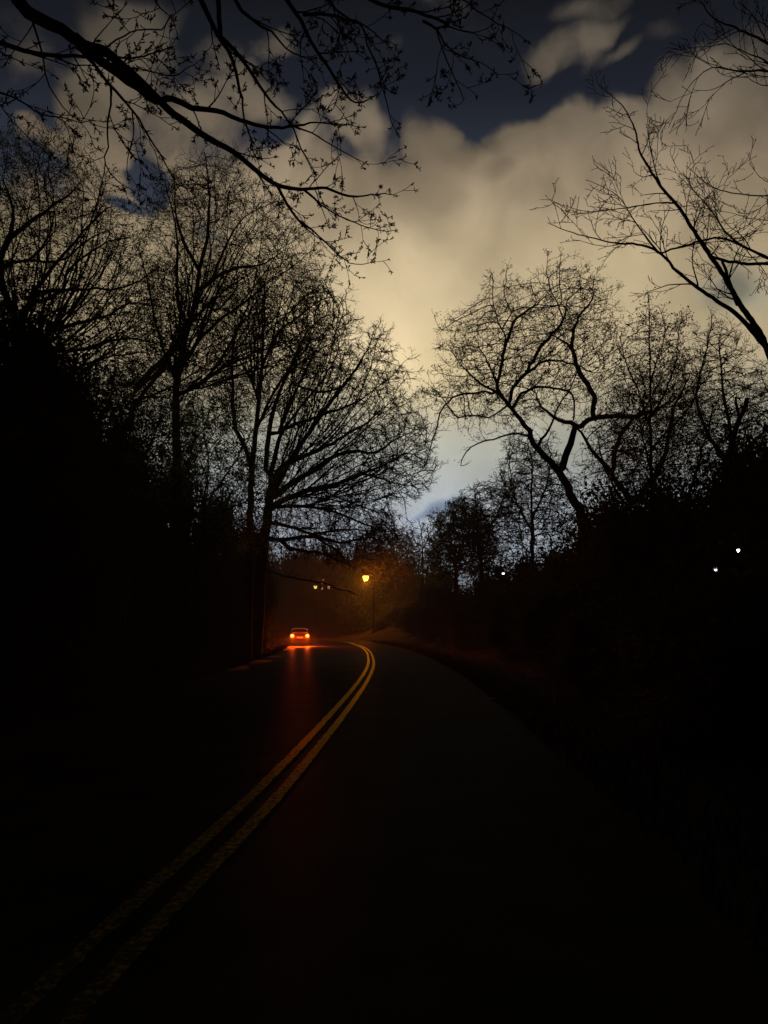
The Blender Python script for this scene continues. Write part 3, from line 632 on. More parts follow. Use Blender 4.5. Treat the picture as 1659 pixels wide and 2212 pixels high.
make_tree('slim_tree', 'small twiggy tree rising just above the leafy green tree', 'tree', 60, 1035,
  [([(1040, 1260), (1035, 1180), (1030, 1110), (1025, 1060)], .14, .02, 0, 0), ([(1035, 1170), (1075, 1110), (1090, 1060)], .06, .02, 0, 1)],
  [([(1000, 1180), (1000, 1090), (1018, 1045), (1050, 1050), (1085, 1030), (1120, 1060), (1130, 1150), (1080, 1210)], 3200, 3.2, 0)],
  step=.45, dk=.52, di=5, twigs=1.5, tl=.5, leaves=1.0, leafsize=.09)
make_tree('leafy_tree', 'rounded leafy green tree right of the gap in the trees, tinted by lamplight', 'tree', 66, 985,
  [([(985, 1270), (984, 1200), (980, 1140)], .16, .03, 0, 0), ([(984, 1210), (1010, 1150), (1030, 1110)], .08, .02, 0, 1), ([(984, 1220), (955, 1160), (950, 1130)], .08, .02, 0, -1)],
  [([(925, 1215), (925, 1160), (940, 1140), (945, 1115), (970, 1105), (990, 1085), (1020, 1085), (1050, 1110), (1065, 1160), (1060, 1230), (990, 1250), (930, 1245)], 3000, 3.5, 0)],
  step=.45, dk=.55, di=5, twigs=1.6, tl=.5, leaves=9, leafsize=.14, lmat=GLEAF)
make_tree('slim_tree', 'thin bare pole-like tree in the middle of the gap, far down the road', 'tree', 100, 910,
  [([(912, 1300), (913, 1220), (912, 1160), (908, 1138)], .14, .03, 0, 0), ([(912, 1190), (925, 1160), (918, 1135)], .05, .03, 0, 1), ([(912, 1200), (895, 1165), (890, 1148)], .05, .03, 0, 1)],
  [([(880, 1230), (872, 1170), (885, 1150), (910, 1135), (930, 1150), (945, 1190), (940, 1240)], 900, 3, 0)],
  step=.6, dk=.8, di=6, twigs=1.4, tl=.7, leaves=1.3, leafsize=.13)
make_tree('slim_tree', 'bare twiggy tree behind the orange street lamp', 'tree', 118, 850,
  [([(850, 1300), (852, 1230), (850, 1180), (846, 1150)], .2, .03, 0, 0), ([(851, 1210), (820, 1180), (805, 1150)], .1, .03, 0, 2), ([(851, 1220), (880, 1190), (886, 1160)], .1, .03, 0, -2)],
  [([(770, 1240), (770, 1170), (800, 1130), (830, 1120), (860, 1140), (885, 1150), (900, 1200), (890, 1250), (820, 1260)], 2600, 5, 0)],
  step=.6, dk=.75, di=6, twigs=1.6, tl=.8, leaves=2.2, leafsize=.16)

# ---- right: thin bare near branches, trunk just outside the frame
def near_tree(name, label, cat, foot, limbs, sproutspec, rmin, budkind, bark=BARK):
    E = [[], [], [], [], [], []]; tips = []; parts = []
    def addpoly(P, r, store):
        t = np.gradient(P, axis=0)
        for a, b in zip(store, (P[:-1], t[:-1], r[:-1], P[1:], t[1:], r[1:])): a.append(b)
    root = empty(name, foot, label=label, cat=cat)
    def grow(P, r, lev):
        sp, ang, ln, fr = sproutspec
        seg = np.linalg.norm(np.diff(P, axis=0), axis=1); s = np.concatenate([[0], np.cumsum(seg)]); tot = s[-1]
        q = sp*(.6**lev)*rng.uniform(.3, 1); side = 1
        T = np.gradient(P, axis=0)
        while q < tot:
            i = min(np.searchsorted(s, q), len(P)-1); t = nrm(T[i]); ax = nrm(np.cross(t, rng.normal(size=3)))
            a = R(ang)*rng.uniform(.6, 1.25); d = nrm(t*math.cos(a)+ax*math.sin(a)*1.0)
            frac = q/tot; l = ln*(.5**lev)*rng.uniform(.35, 1.15)*(1-.45*frac)
            if lev == 0: l = min(l, .5*tot+.25)
            n = max(4, int(l/.08)); p = P[i].copy(); pts = [p.copy()]
            for _ in range(n):
                p = p+d*l/n; pts.append(p.copy()); d = nrm(d+rng.normal(size=3)*.13+np.array([0, 0, .035]))
            r0 = min(r[i]*.55, .010*(l/.8)+rmin); rr = np.linspace(max(r0, rmin), rmin*.8, n+1)
            pp = np.array(pts); addpoly(pp, rr, E)
            if lev < 2 and l > .16: grow(pp, rr, lev+1)
            tips.append((pp[-1], nrm(pp[-1]-pp[-2])))
            if l > .3 and rng.random() < .6: k = rng.integers(n//2, n); tips.append((pp[k], nrm(pp[k]-pp[k-1])))
            q += sp*(.62**lev)*rng.uniform(.4, 1.5)
    for k, (pts, r0, r1, kind) in enumerate(limbs):
        P = spline(pts, .07); n = len(P); P[1:-1] += rng.normal(size=(n-2, 3))*.0035
        r = r0+(r1-r0)*np.linspace(0, 1, n)**.75
        ptube('trunk' if k == 0 else 'limb', P, r, bark, root, foot)
        if kind:
            grow(P[int(n*kind):] if kind < 1 else P, r[int(n*kind):] if kind < 1 else r, 0)
            tips.append((P[-1], nrm(P[-1]-P[-2])))
    tubes('twigs', *[np.concatenate(a) for a in E], TWIG, root, foot)
    if budkind:
        Q = []; A = []
        for p, d in tips:
            for _ in range(rng.integers(*budkind[0])):
                v = nrm(d*.8+rng.normal(size=3)*.75); Q.append(p-d*rng.uniform(0, .05)); A.append(v)
        Q = np.array(Q); A = np.array(A); L_ = budkind[1]*rng.uniform(.5, 1.25, len(Q))[:, None]
        tubes('buds', np.concatenate([Q, Q+A*L_*.5]), np.concatenate([A, A]), np.concatenate([np.full(len(Q), .0022), np.full(len(Q), budkind[2])]),
              np.concatenate([Q+A*L_*.5, Q+A*L_]), np.concatenate([A, A]), np.concatenate([np.full(len(Q), budkind[2]), np.full(len(Q), budkind[2]*.5)]), BUD, root, foot)
    return root
def pl(pts, d0, d1):
    m = len(pts); return [at(x, y, d0+(d1-d0)*i/(m-1)) for i, (x, y) in enumerate(pts)]

fo = np.array([7.4, 9.0, g0(7.4, 9.0)-.1])
tr = [fo, fo+(.05, .05, 1.5), fo+(-.15, 0, 3)]
hub = tr[-1]
near_tree('sapling_tree', 'thin bare tree whose long straight branches reach in from the right edge', 'tree', fo,
  [(tr, .13, .10, 0),
   ([hub]+pl([(1740, 860)]+C2((1620, 1420), (1540, 1306), (1450, 1150), (1400, 1080), (1330, 970), (1270, 880), (1200, 800), (1150, 720), (1110, 650), (1090, 560), (1040, 460), (930, 360)), 9.3, 10.5), .075, .006, .45),
   (pl(C2((1660, 1500), (1540, 1360), (1440, 1290), (1300, 1190), (1200, 1090), (1120, 1050), (1000, 1040), (870, 1010), (800, 990), (715, 955)), 9.3, 8.6), .038, .005, .3),
   (pl(C2((1265, 870), (1180, 870), (1050, 890), (960, 900), (880, 905), (800, 885), (745, 870)), 10, 9.6), .014, .004, 1),
   (pl(C2((1200, 800), (1170, 700), (1150, 600), (1140, 490)), 10.2, 10.3), .014, .004, 1),
   (pl(C2((1190, 1085), (1140, 1020), (1090, 950), (1040, 870), (990, 820), (880, 770)), 8.9, 9.2), .015, .004, 1),
   (pl(C2((1530, 1306), (1490, 1200), (1460, 1110)), 9.4, 9.6), .03, .018, 1),
   (pl(C2((1200, 1085), (1330, 1045), (1450, 1020), (1540, 1050), (1659, 1110), (1760, 1150)), 9, 9.3), .012, .016, 1),
   (pl(C2((1420, 1100), (1520, 1125), (1659, 1130), (1780, 1140)), 9.7, 9.3), .02, .022, 1),
   (pl(C2((1700, 1140), (1659, 1105), (1560, 1060), (1480, 1000), (1430, 920), (1370, 850), (1330, 800), (1295, 740)), 9.5, 10), .022, .005, 1),
   (pl(C2((1780, 850), (1659, 840), (1500, 825), (1400, 790), (1310, 710)), 8.5, 9.5), .014, .004, 1),
   (pl(C2((1340, 980), (1380, 880), (1420, 820), (1470, 790)), 10, 10.4), .012, .004, 1),
   (pl(C2((1800, 960), (1659, 945), (1560, 935)), 8.5, 9), .01, .004, 1),
   (pl(C2((1800, 330), (1659, 305), (1550, 305), (1420, 290), (1360, 330), (1320, 370), (1280, 440)), 8, 8.4), .02, .004, 1),
   (pl(C2((1560, 310), (1480, 350), (1420, 385), (1340, 385)), 8.2, 8.6), .01, .003, 1),
   (pl(C2((1800, 400), (1659, 270), (1600, 240), (1480, 190), (1400, 200)), 8, 8.8), .02, .004, 1),
   (pl(C2((1800, 240), (1659, 185), (1540, 130), (1430, 80), (1380, 20), (1350, -40)), 7.6, 8.6), .022, .005, 1)],
  (.27, 42, .85, 1), .0042, ((1, 2), .03, .004))

# ---- overhead maple, trunk outside the frame at the left
fo = np.array([-5.6, 2.4, g0(-5.6, 2.4)-.1])
top = at(40, -420, 3.6)
tr = [fo, fo+(.05, .1, 1.8), fo+(.25, .3, 3.4), top, at(180, -300, 4.2)]
m1 = [tr[-2]]+pl([(0, -130)]+C1((70, 0), (150, 70), (250, 120), (330, 180), (430, 210), (520, 290), (600, 360), (680, 440), (770, 510), (860, 570), (950, 620), (1040, 690), (1120, 750), (1200, 770), (1260, 770), (1330, 770), (1420, 800), (1500, 800), (1570, 790), (1620, 800)), 4.6, 8.0)
over = [tr[-1]]+pl([(430, -190), (640, -170), (900, -110), (1080, -110)], 5.0, 6.4)
def mp(pts, d0, d1): return pl(C1(*pts), d0, d1)
near_tree('overhanging_maple', 'near tree at upper left whose dark budding branches hang across the top of the view', 'tree', fo,
  [(tr, .26, .13, 0),
   (m1, .075, .005, .55),
   (over, .09, .03, 0),
   (mp(((1130, 755), (1170, 830), (1220, 900), (1300, 960), (1380, 1040), (1450, 1080), (1530, 1070)), 7.0, 7.8), .018, .004, 1),
   (mp(((1240, 775), (1330, 850), (1420, 900), (1500, 930), (1580, 945), (1620, 940)), 7.2, 8.1), .014, .004, 1),
   (mp(((1200, 880), (1280, 960), (1350, 1000), (1400, 1060)), 7.1, 7.6), .009, .004, 1),
   (mp(((1260, 770), (1300, 720), (1340, 680), (1390, 630)), 7.3, 7.5), .008, .004, 1),
   (mp(((300, 150), (400, 240), (480, 300), (560, 360), (640, 410), (700, 400), (780, 440), (880, 450), (980, 490), (1100, 520), (1200, 515), (1290, 500), (1400, 510), (1490, 520)), 5.3, 7.2), .045, .004, .3),
   (mp(((1200, 515), (1300, 560), (1400, 620), (1500, 670)), 6.7, 7.3), .012, .004, 1),
   (mp(((250, 120), (320, 190), (380, 260), (440, 340), (540, 450), (610, 560), (670, 660), (720, 750), (760, 830)), 5.2, 6.6), .020, .004, .2),
   (mp(((452, 350), (455, 430), (440, 500), (440, 600), (430, 670), (480, 740), (530, 770), (550, 785)), 5.8, 6.3), .012, .004, 1),
   (mp(((540, 450), (545, 560), (520, 650), (525, 740)), 6, 6.5), .009, .004, 1),
   (mp(((430, 660), (420, 740), (410, 800)), 6.1, 6.3), .006, .004, 1),
   (mp(((-120, 150), (0, 175), (150, 220), (300, 230), (430, 230), (560, 235), (650, 210), (700, 190)), 4.6, 5.8), .022, .005, 1),
   (mp(((380, 240), (480, 270), (600, 290), (700, 310), (760, 280), (830, 240)), 5.4, 6.4), .012, .004, 1),
   (mp(((730, -180), (820, 0), (880, 130), (950, 250), (980, 370), (1000, 480), (1030, 600), (1050, 650)), 5.2, 6.6), .030, .005, .2),
   (mp(((885, 140), (960, 210), (1020, 290), (1080, 380), (1150, 460), (1200, 530), (1230, 610), (1290, 710)), 5.6, 6.8), .022, .005, 1),
   (mp(((900, 160), (895, 70), (890, -80)), 5.5, 5.4), .02, .02, 0),
   (mp(((900, -200), (960, 0), (1040, 90), (1110, 130), (1170, 200), (1250, 240), (1290, 240)), 5.3, 6.4), .022, .004, .2),
   (mp(((1060, -230), (1170, 0), (1230, 80), (1270, 170), (1330, 260), (1390, 350), (1430, 410), (1480, 420), (1550, 380)), 5.4, 6.6), .028, .005, .2),
   (mp(((1240, 60), (1340, 60), (1440, 90), (1480, 110), (1500, 180), (1540, 270), (1570, 390), (1600, 500), (1630, 560)), 5.7, 6.8), .016, .004, 1),
   (mp(((1250, -180), (1340, 0), (1400, 60), (1500, 110), (1600, 200)), 5.5, 6.2), .018, .004, .2),
   (mp(((1420, -220), (1450, -60), (1540, 10), (1620, 30), (1740, 60), (1830, 100)), 5.5, 6.0), .022, .012, .3),
   (pl(C2((180, 90), (240, 130), (270, 180), (310, 220), (360, 250), (430, 270), (500, 320)), 6.0, 6.6), .014, .004, 1),
   (pl(C2((240, 130), (260, 200), (300, 300), (340, 380), (355, 430)), 6.1, 6.6), .010, .004, 1),
   (pl(C2((240, 120), (300, 120), (400, 140), (480, 110)), 6.1, 6.4), .010, .004, 1),
   (pl(C2((340, -300), (330, -40), (370, 10), (430, 60), (500, 100), (560, 130), (630, 180)), 5.8, 6.4), .014, .004, .3),
   (mp(((560, -100), (630, 0), (670, 50), (715, 80)), 5, 5.5), .01, .004, 1),
   (mp(((-100, 350), (0, 380), (60, 400), (150, 460), (250, 480), (330, 500), (380, 490)), 4.8, 5.6), .012, .004, 1),
   (mp(((60, -60), (100, 0), (150, 150), (180, 250), (200, 350), (260, 440), (330, 500)), 4.8, 5.8), .014, .004, 1),
   (mp(((700, 60), (660, 120), (560, 120), (480, 160), (430, 200)), 5.9, 5.6), .007, .008, 1)],
  (.25, 46, .6, 1), .0038, ((4, 10), .036, .0056))

# ------------------------------------------------------------------ leafy undergrowth
GAPS = [(at(1594, 1187, 26), .13), (at(1546, 1230, 34), .11), (at(1087, 1238, 60), .14)]       # small openings in the foliage where far lamps shine through
def open_gaps(me, M):
    n = len(me.vertices); v = np.empty(n*3, np.float32); me.vertices.foreach_get('co', v); v = v.reshape(-1, 3)
    wv = v @ np.array(M.to_3x3()).T+np.array(M.translation); q = wv.reshape(-1, 4, 3).mean(1); keep = np.ones(len(q), bool); c0 = np.array([0, 0, EYE])
    for t_, rad in GAPS:
        d = t_-c0; L_ = np.linalg.norm(d); d = d/L_; u = (q-c0) @ d; off = np.linalg.norm(q-c0-u[:, None]*d, axis=1); keep &= ~((off < rad) & (u > 0) & (u < L_+.5))
    if keep.all(): return me
    vv_ = v.reshape(-1, 4, 3)[keep].reshape(-1, 3); i = np.arange(len(vv_)//4)[:, None]*4
    o = mesh_np('foliage', vv_, [np.concatenate([i+np.array([[0, 1, 2]]), i+np.array([[0, 2, 3]])])], me.materials[0]); m2 = o.data; bpy.data.objects.remove(o); return m2
def shrub_mesh(seed, n, size, w=1.9, h=3.2, leafm=DLEAF, lobes=9):
    global rng
    keep = rng; rng = np.random.default_rng(seed)
    c = rng.uniform(-1, 1, (lobes, 3)); c[:, 2] = rng.uniform(.05, 1, lobes); wz = 1-.55*c[:, 2]**2
    c = c*np.array([w*.6, w*.6, h*.8])*np.stack([wz, wz, np.ones(lobes)], 1); rad = rng.uniform(.45, .8, lobes)*w*.62
    k = rng.integers(0, lobes, n); d = rand_dirs(n); P = c[k]+d*(rad[k]*np.minimum(np.abs(rng.normal(size=n))*.62, 1.5))[:, None]*np.array([1, 1, 1.2])
    P[:, 2] = np.abs(P[:, 2]); P += rng.normal(size=P.shape)*.05
    v, f = leaf_quads(P, size)
    st = [[], [], [], [], [], []]
    for i in range(lobes):
        q = spline(np.array([[rng.normal()*.1, rng.normal()*.1, -.2], c[i]*.5+rng.normal(size=3)*.15, c[i]+np.array([0, 0, rad[i]*.9])]), .2)
        r = np.linspace(.045, .012, len(q)); t = np.gradient(q, axis=0)
        for a, b in zip(st, (q[:-1], t[:-1], r[:-1], q[1:], t[1:], r[1:])): a.append(b)
        for _ in range(26):
            s0 = q[rng.integers(len(q)//3, len(q))]; dd = nrm(rng.normal(size=3)+np.array([0, 0, .6])); e = s0+dd*rad[i]*rng.uniform(.6, 1.6)
            for a, b in zip(st, (s0[None], dd[None], np.array([.012]), e[None], dd[None], np.array([.005]))): a.append(b)
    o = mesh_np('foliage', v, [f], leafm); s = tubes('stems', *[np.concatenate(a) for a in st], TWIG)
    me, ms = o.data, s.data; bpy.data.objects.remove(o); bpy.data.objects.remove(s); rng = keep
    return me, ms
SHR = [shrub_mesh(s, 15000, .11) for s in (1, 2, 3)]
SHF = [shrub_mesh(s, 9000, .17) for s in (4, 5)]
def open_stem_gaps(me, M):
    n = len(me.vertices); v = np.empty(n*3, np.float32); me.vertices.foreach_get('co', v); v = v.reshape(-1, 3)
    f = np.empty(len(me.loops), np.int32); me.loops.foreach_get('vertex_index', f); f = f.reshape(-1, 4)
    wv = v @ np.array(M.to_3x3()).T+np.array(M.translation); keep = np.ones(len(f), bool); c0 = np.array([0, 0, EYE])
    for t_, rad in GAPS:
        d = t_-c0; L_ = np.linalg.norm(d); d = d/L_
        for w_ in np.linspace(0, 1, 9):
            q = wv[f[:, 0]]*(1-w_)+wv[f[:, 2]]*w_; u = (q-c0) @ d; keep &= ~((np.linalg.norm(q-c0-u[:, None]*d, axis=1) < rad*.7) & (u > 0) & (u < L_+.3))
    if keep.all(): return me
    o = mesh_np('stems', v, [f[keep]], me.materials[0], smooth=True); m2 = o.data; bpy.data.objects.remove(o); return m2
def put_shrub(name, label, cat, x, y, sw, sh, v, group, lib=SHR, mz=None):
    me, ms = lib[v % len(lib)]
    cx = float(np.interp(y, RC[:, 1][RC[:, 1] < 106], RC[:, 0][RC[:, 1] < 106])); rad = 1.75*sw
    if x < 0 and y < 80: x = min(x, cx-float(left_w(y))-.5-rad)
    elif x > 0 and y < 80: x = max(x, cx+3.4+rad)
    r = empty(name, (x, y, g0(x, y)-.1), random.uniform(0, 6.28), label=label, cat=cat, group=group); r.scale = (sw, sw, sh)
    ms = open_stem_gaps(ms, Matrix.LocRotScale(r.location, r.rotation_euler, r.scale)) if x > 0 else ms
    me = open_gaps(me, Matrix.LocRotScale(r.location, r.rotation_euler, r.scale)) if x > 0 else me
    a = bpy.data.objects.new('foliage', me); b = bpy.data.objects.new('stems', ms)
    for q in (a, b): C.objects.link(q); q.parent = r
    return r
def px(x, d): return (x-CX)/F*d
def hh(ytop, x, d): return (1357-ytop)/F*d+EYE-g0(px(x, d), d)
LS = [ # pixel x, top y, width scale, extra distance from the road
 (-40, 640, 1.5, 1), (45, 665, 1.4, 0), (105, 725, 1.2, 1), (150, 800, 1.1, 2), (200, 850, 1.2, 1), (255, 915, 1.2, 2), (310, 940, 1.25, 1), (365, 985, 1.2, 2), (420, 1010, 1.2, .5), (465, 1060, 1.2, 1), (505, 1090, 1.2, .5), (540, 1120, 1.2, .3), (565, 1150, 1.2, 0),
 (583, 1150, 1.1, 0), (0, 800, 1.2, 0), (90, 870, 1.1, 0), (190, 980, 1.0, 0), (290, 1010, 1.1, 0), (380, 1060, 1.1, 0), (450, 1100, 1.0, 0), (520, 1150, 1.0, 0), (-120, 560, 1.7, 2), (240, 1120, .8, 0), (130, 1050, .8, 0), (340, 1180, .8, 0), (420, 1200, .8, 0), (560, 1210, .8, 0), (480, 1230, .8, 0)]
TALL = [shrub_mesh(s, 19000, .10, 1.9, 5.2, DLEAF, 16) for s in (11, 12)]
for i, (x, yt, s, ex) in enumerate(LS):
    rad = 1.75*s; d = 30.
    for _ in range(8):
        cx = float(np.interp(d, RC[:, 1][RC[:, 1] < 106], RC[:, 0][RC[:, 1] < 106])); d = max(6, min(60, (cx-float(left_w(d))-.4-rad-ex)*F/(x-CX)))
    h = hh(yt, x, d)*1.12; tl = h > 4.5
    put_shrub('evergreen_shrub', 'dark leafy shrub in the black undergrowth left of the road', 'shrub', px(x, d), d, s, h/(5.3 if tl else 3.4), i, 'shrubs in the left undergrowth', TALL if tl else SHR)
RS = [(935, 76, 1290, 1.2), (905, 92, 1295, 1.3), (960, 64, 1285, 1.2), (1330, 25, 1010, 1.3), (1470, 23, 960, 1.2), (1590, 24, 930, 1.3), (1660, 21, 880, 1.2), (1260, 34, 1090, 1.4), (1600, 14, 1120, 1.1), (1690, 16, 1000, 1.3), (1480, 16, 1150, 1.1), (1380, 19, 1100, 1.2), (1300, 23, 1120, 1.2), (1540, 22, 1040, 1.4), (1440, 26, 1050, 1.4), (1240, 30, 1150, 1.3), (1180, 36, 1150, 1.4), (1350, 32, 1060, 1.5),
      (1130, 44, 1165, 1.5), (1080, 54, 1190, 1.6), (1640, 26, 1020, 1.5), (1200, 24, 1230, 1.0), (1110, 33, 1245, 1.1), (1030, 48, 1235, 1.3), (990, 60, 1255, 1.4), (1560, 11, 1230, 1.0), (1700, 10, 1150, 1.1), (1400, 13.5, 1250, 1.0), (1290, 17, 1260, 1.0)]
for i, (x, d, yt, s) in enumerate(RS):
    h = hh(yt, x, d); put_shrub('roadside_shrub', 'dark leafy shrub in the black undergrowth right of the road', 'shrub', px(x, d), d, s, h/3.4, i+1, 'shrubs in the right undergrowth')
# beyond the bend
FS = [(600, 140, 1195), (560, 120, 1185), (640, 150, 1180), (680, 150, 1178), (720, 146, 1178), (765, 140, 1178), (800, 138, 1185), (840, 134, 1190), (880, 128, 1205), (920, 120, 1215), (950, 104, 1222), (820, 124, 1262), (870, 118, 1255), (910, 108, 1255), (950, 84, 1262),
      (735, 150, 1165), (765, 118, 1212), (818, 120, 1205), (790, 124, 1190), (660, 160, 1170), (830, 160, 1182), (640, 128, 1292), (700, 124, 1296), (760, 122, 1290), (800, 118, 1300), (600, 122, 1270), (750, 128, 1262), (845, 112, 1300)]
for i, (x, d, yt) in enumerate(FS):
    h = hh(yt, x, d); put_shrub('far_bush', 'dim leafy bush beyond the bend behind the street lamp', 'bush', px(x, d), d, 1.9+.5*(i % 3), h/3.4, i, 'bushes beyond the bend', SHF)

# ------------------------------------------------------------------ parked car
def box_v(x0, x1, y0, y1, z0, z1): return [(x0, y0, z0), (x1, y0, z0), (x1, y1, z0), (x0, y1, z0), (x0, y0, z1), (x1, y0, z1), (x1, y1, z1), (x0, y1, z1)]
BOXF = [(0, 3, 2, 1), (4, 5, 6, 7), (0, 1, 5, 4), (1, 2, 6, 5), (2, 3, 7, 6), (3, 0, 4, 7)]
def pmesh(name, verts, faces, m, parent=None, bevel=0., sub=0, smooth=True):
    me = bpy.data.meshes.new(name); me.from_pydata([tuple(map(float, v)) for v in verts], [], faces); me.update()
    me.materials.append(m); o = bpy.data.objects.new(name, me); C.objects.link(o)
    if parent: o.parent = parent
    if smooth:
        for p in me.polygons: p.use_smooth = True
    if bevel: b = o.modifiers.new('b', 'BEVEL'); b.width = bevel; b.segments = 2; b.limit_method = 'ANGLE'
    if sub: s_ = o.modifiers.new('s', 'SUBSURF'); s_.levels = s_.render_levels = sub
    return o
def bx(name, b, m, parent, bevel=.02): return pmesh(name, box_v(*b), BOXF, m, parent, bevel, 0, False)
def loft(name, secs, m, parent):
    """secs: (y, [(x,z)...] half section from bottom centre to top centre)"""
    V_ = []; F_ = []; k = None
    for y, s in secs:
        ring = [(x, y, z) for x, z in s]+[(-x, y, z) for x, z in reversed(s)]; k = len(ring); V_ += ring
    for i in range(len(secs)-1):
        for j in range(k): F_.append((i*k+j, i*k+(j+1) % k, (i+1)*k+(j+1) % k, (i+1)*k+j))
    F_.append(tuple(range(k))); F_.append(tuple(range((len(secs)-1)*k+k-1, (len(secs)-1)*k-1, -1)))
    o = pmesh(name, V_, F_, m, parent); md = o.modifiers.new('b', 'BEVEL'); md.width = .03; md.segments = 2; md.limit_method = 'ANGLE'; md.angle_limit = R(25); return o
PAINT = mat('silver_paint', (.07, .065, .065), .35, .5, metal=.3); GLASS = mat('dark_glass', (.01, .01, .012), .06, .6); RUB = mat('rubber', (.015, .015, .015), .85, .2)
TRIM = mat('dark_trim', (.02, .02, .02), .6, .3); RIMM = mat('rim', (.3, .3, .3), .4, .5, metal=.8); PLATE = mat('plate', (.6, .6, .58), .5, .3)
LENS = mat('lens_glow', (.5, .03, .01), .3, .5, emis=(1, .045, .004), es=2.6); BULB = mat('bulb_glow', (.8, .3, .1), .3, .5, emis=(1, .25, .03), es=5)
car = empty('parked_car', (-7.42, 68.6, .0), R(8), label='small car with glowing orange-red tail lights parked at the left road edge', cat='car')
def body_sec(w, zb, zt): return [(w*.86, zb), (w*.97, zb+.08), (w, zb+.3), (w*.985, zb+.5), (w*.95, zt-.06), (w*.86, zt)]
loft('body', [(0, body_sec(.80, .34, .86)), (.05, body_sec(.87, .28, .95)), (.4, body_sec(.90, .24, .99)), (1.5, body_sec(.91, .22, .97)), (3.0, body_sec(.90, .22, .95)), (3.2, body_sec(.89, .22, .92)), (4.0, body_sec(.85, .24, .82)), (4.3, body_sec(.74, .30, .70))], PAINT, car)
def cab(wb, wt, zb, zt): return [(wb, zb), (wb*.99, zb+.05), (wt+.03, zt-.09), (wt-.05, zt), (wt*.5, zt+.02)]
loft('cabin', [(.12, cab(.80, .62, .94, 1.18)), (.42, cab(.84, .64, .95, 1.46)), (.9, cab(.85, .65, .95, 1.52)), (1.9, cab(.85, .65, .95, 1.53)), (2.5, cab(.85, .63, .94, 1.42)), (3.15, cab(.82, .6, .9, .98))], PAINT, car)
def quad_panel(name, c, m, parent, th=.012):
    c = [np.array(q, float) for q in c]; n = nrm(np.cross(c[1]-c[0], c[3]-c[0])); v = [q for q in c]+[q+n*th for q in c]
    return pmesh(name, v, [(3, 2, 1, 0), (4, 5, 6, 7), (0, 1, 5, 4), (1, 2, 6, 5), (2, 3, 7, 6), (3, 0, 4, 7)], m, parent, .004, 0, False)
quad_panel('rear_window', [(-.66, .085, 1.0), (.66, .085, 1.0), (.54, .36, 1.40), (-.54, .36, 1.40)], GLASS, car)
for s in (-1, 1):
    for y0, y1 in ((.55, 1.35), (1.42, 2.3)):
        c = [(s*.858, y0, 1.02), (s*.858, y1, 1.02), (s*.70, min(y1, 2.2), 1.38), (s*.70, y0+.08, 1.38)]
        quad_panel('side_window', c if s > 0 else c[::-1], GLASS, car)
quad_panel('windscreen', [(.68, 3.06, 1.02), (-.68, 3.06, 1.02), (-.56, 2.52, 1.41), (.56, 2.52, 1.41)], GLASS, car)
loft('bumper', [(-.10, [(.62, .34), (.72, .36), (.74, .44), (.72, .56), (.6, .58)]), (-.03, [(.7, .27), (.84, .3), (.86, .42), (.84, .60), (.7, .62)]), (.06, [(.7, .27), (.86, .3), (.885, .42), (.86, .60), (.7, .62)])], TRIM, car)
bx('roof_spoiler', (-.60, .60, .20, .46, 1.478, 1.505), PAINT, car, .012)
bx('licence_plate', (-.26, .26, -.012, .0, .68, .80), PLATE, car, .004)
bx('rear_wiper', (-.02, .36, .095, .11, 1.03, 1.05), TRIM, car, .003)
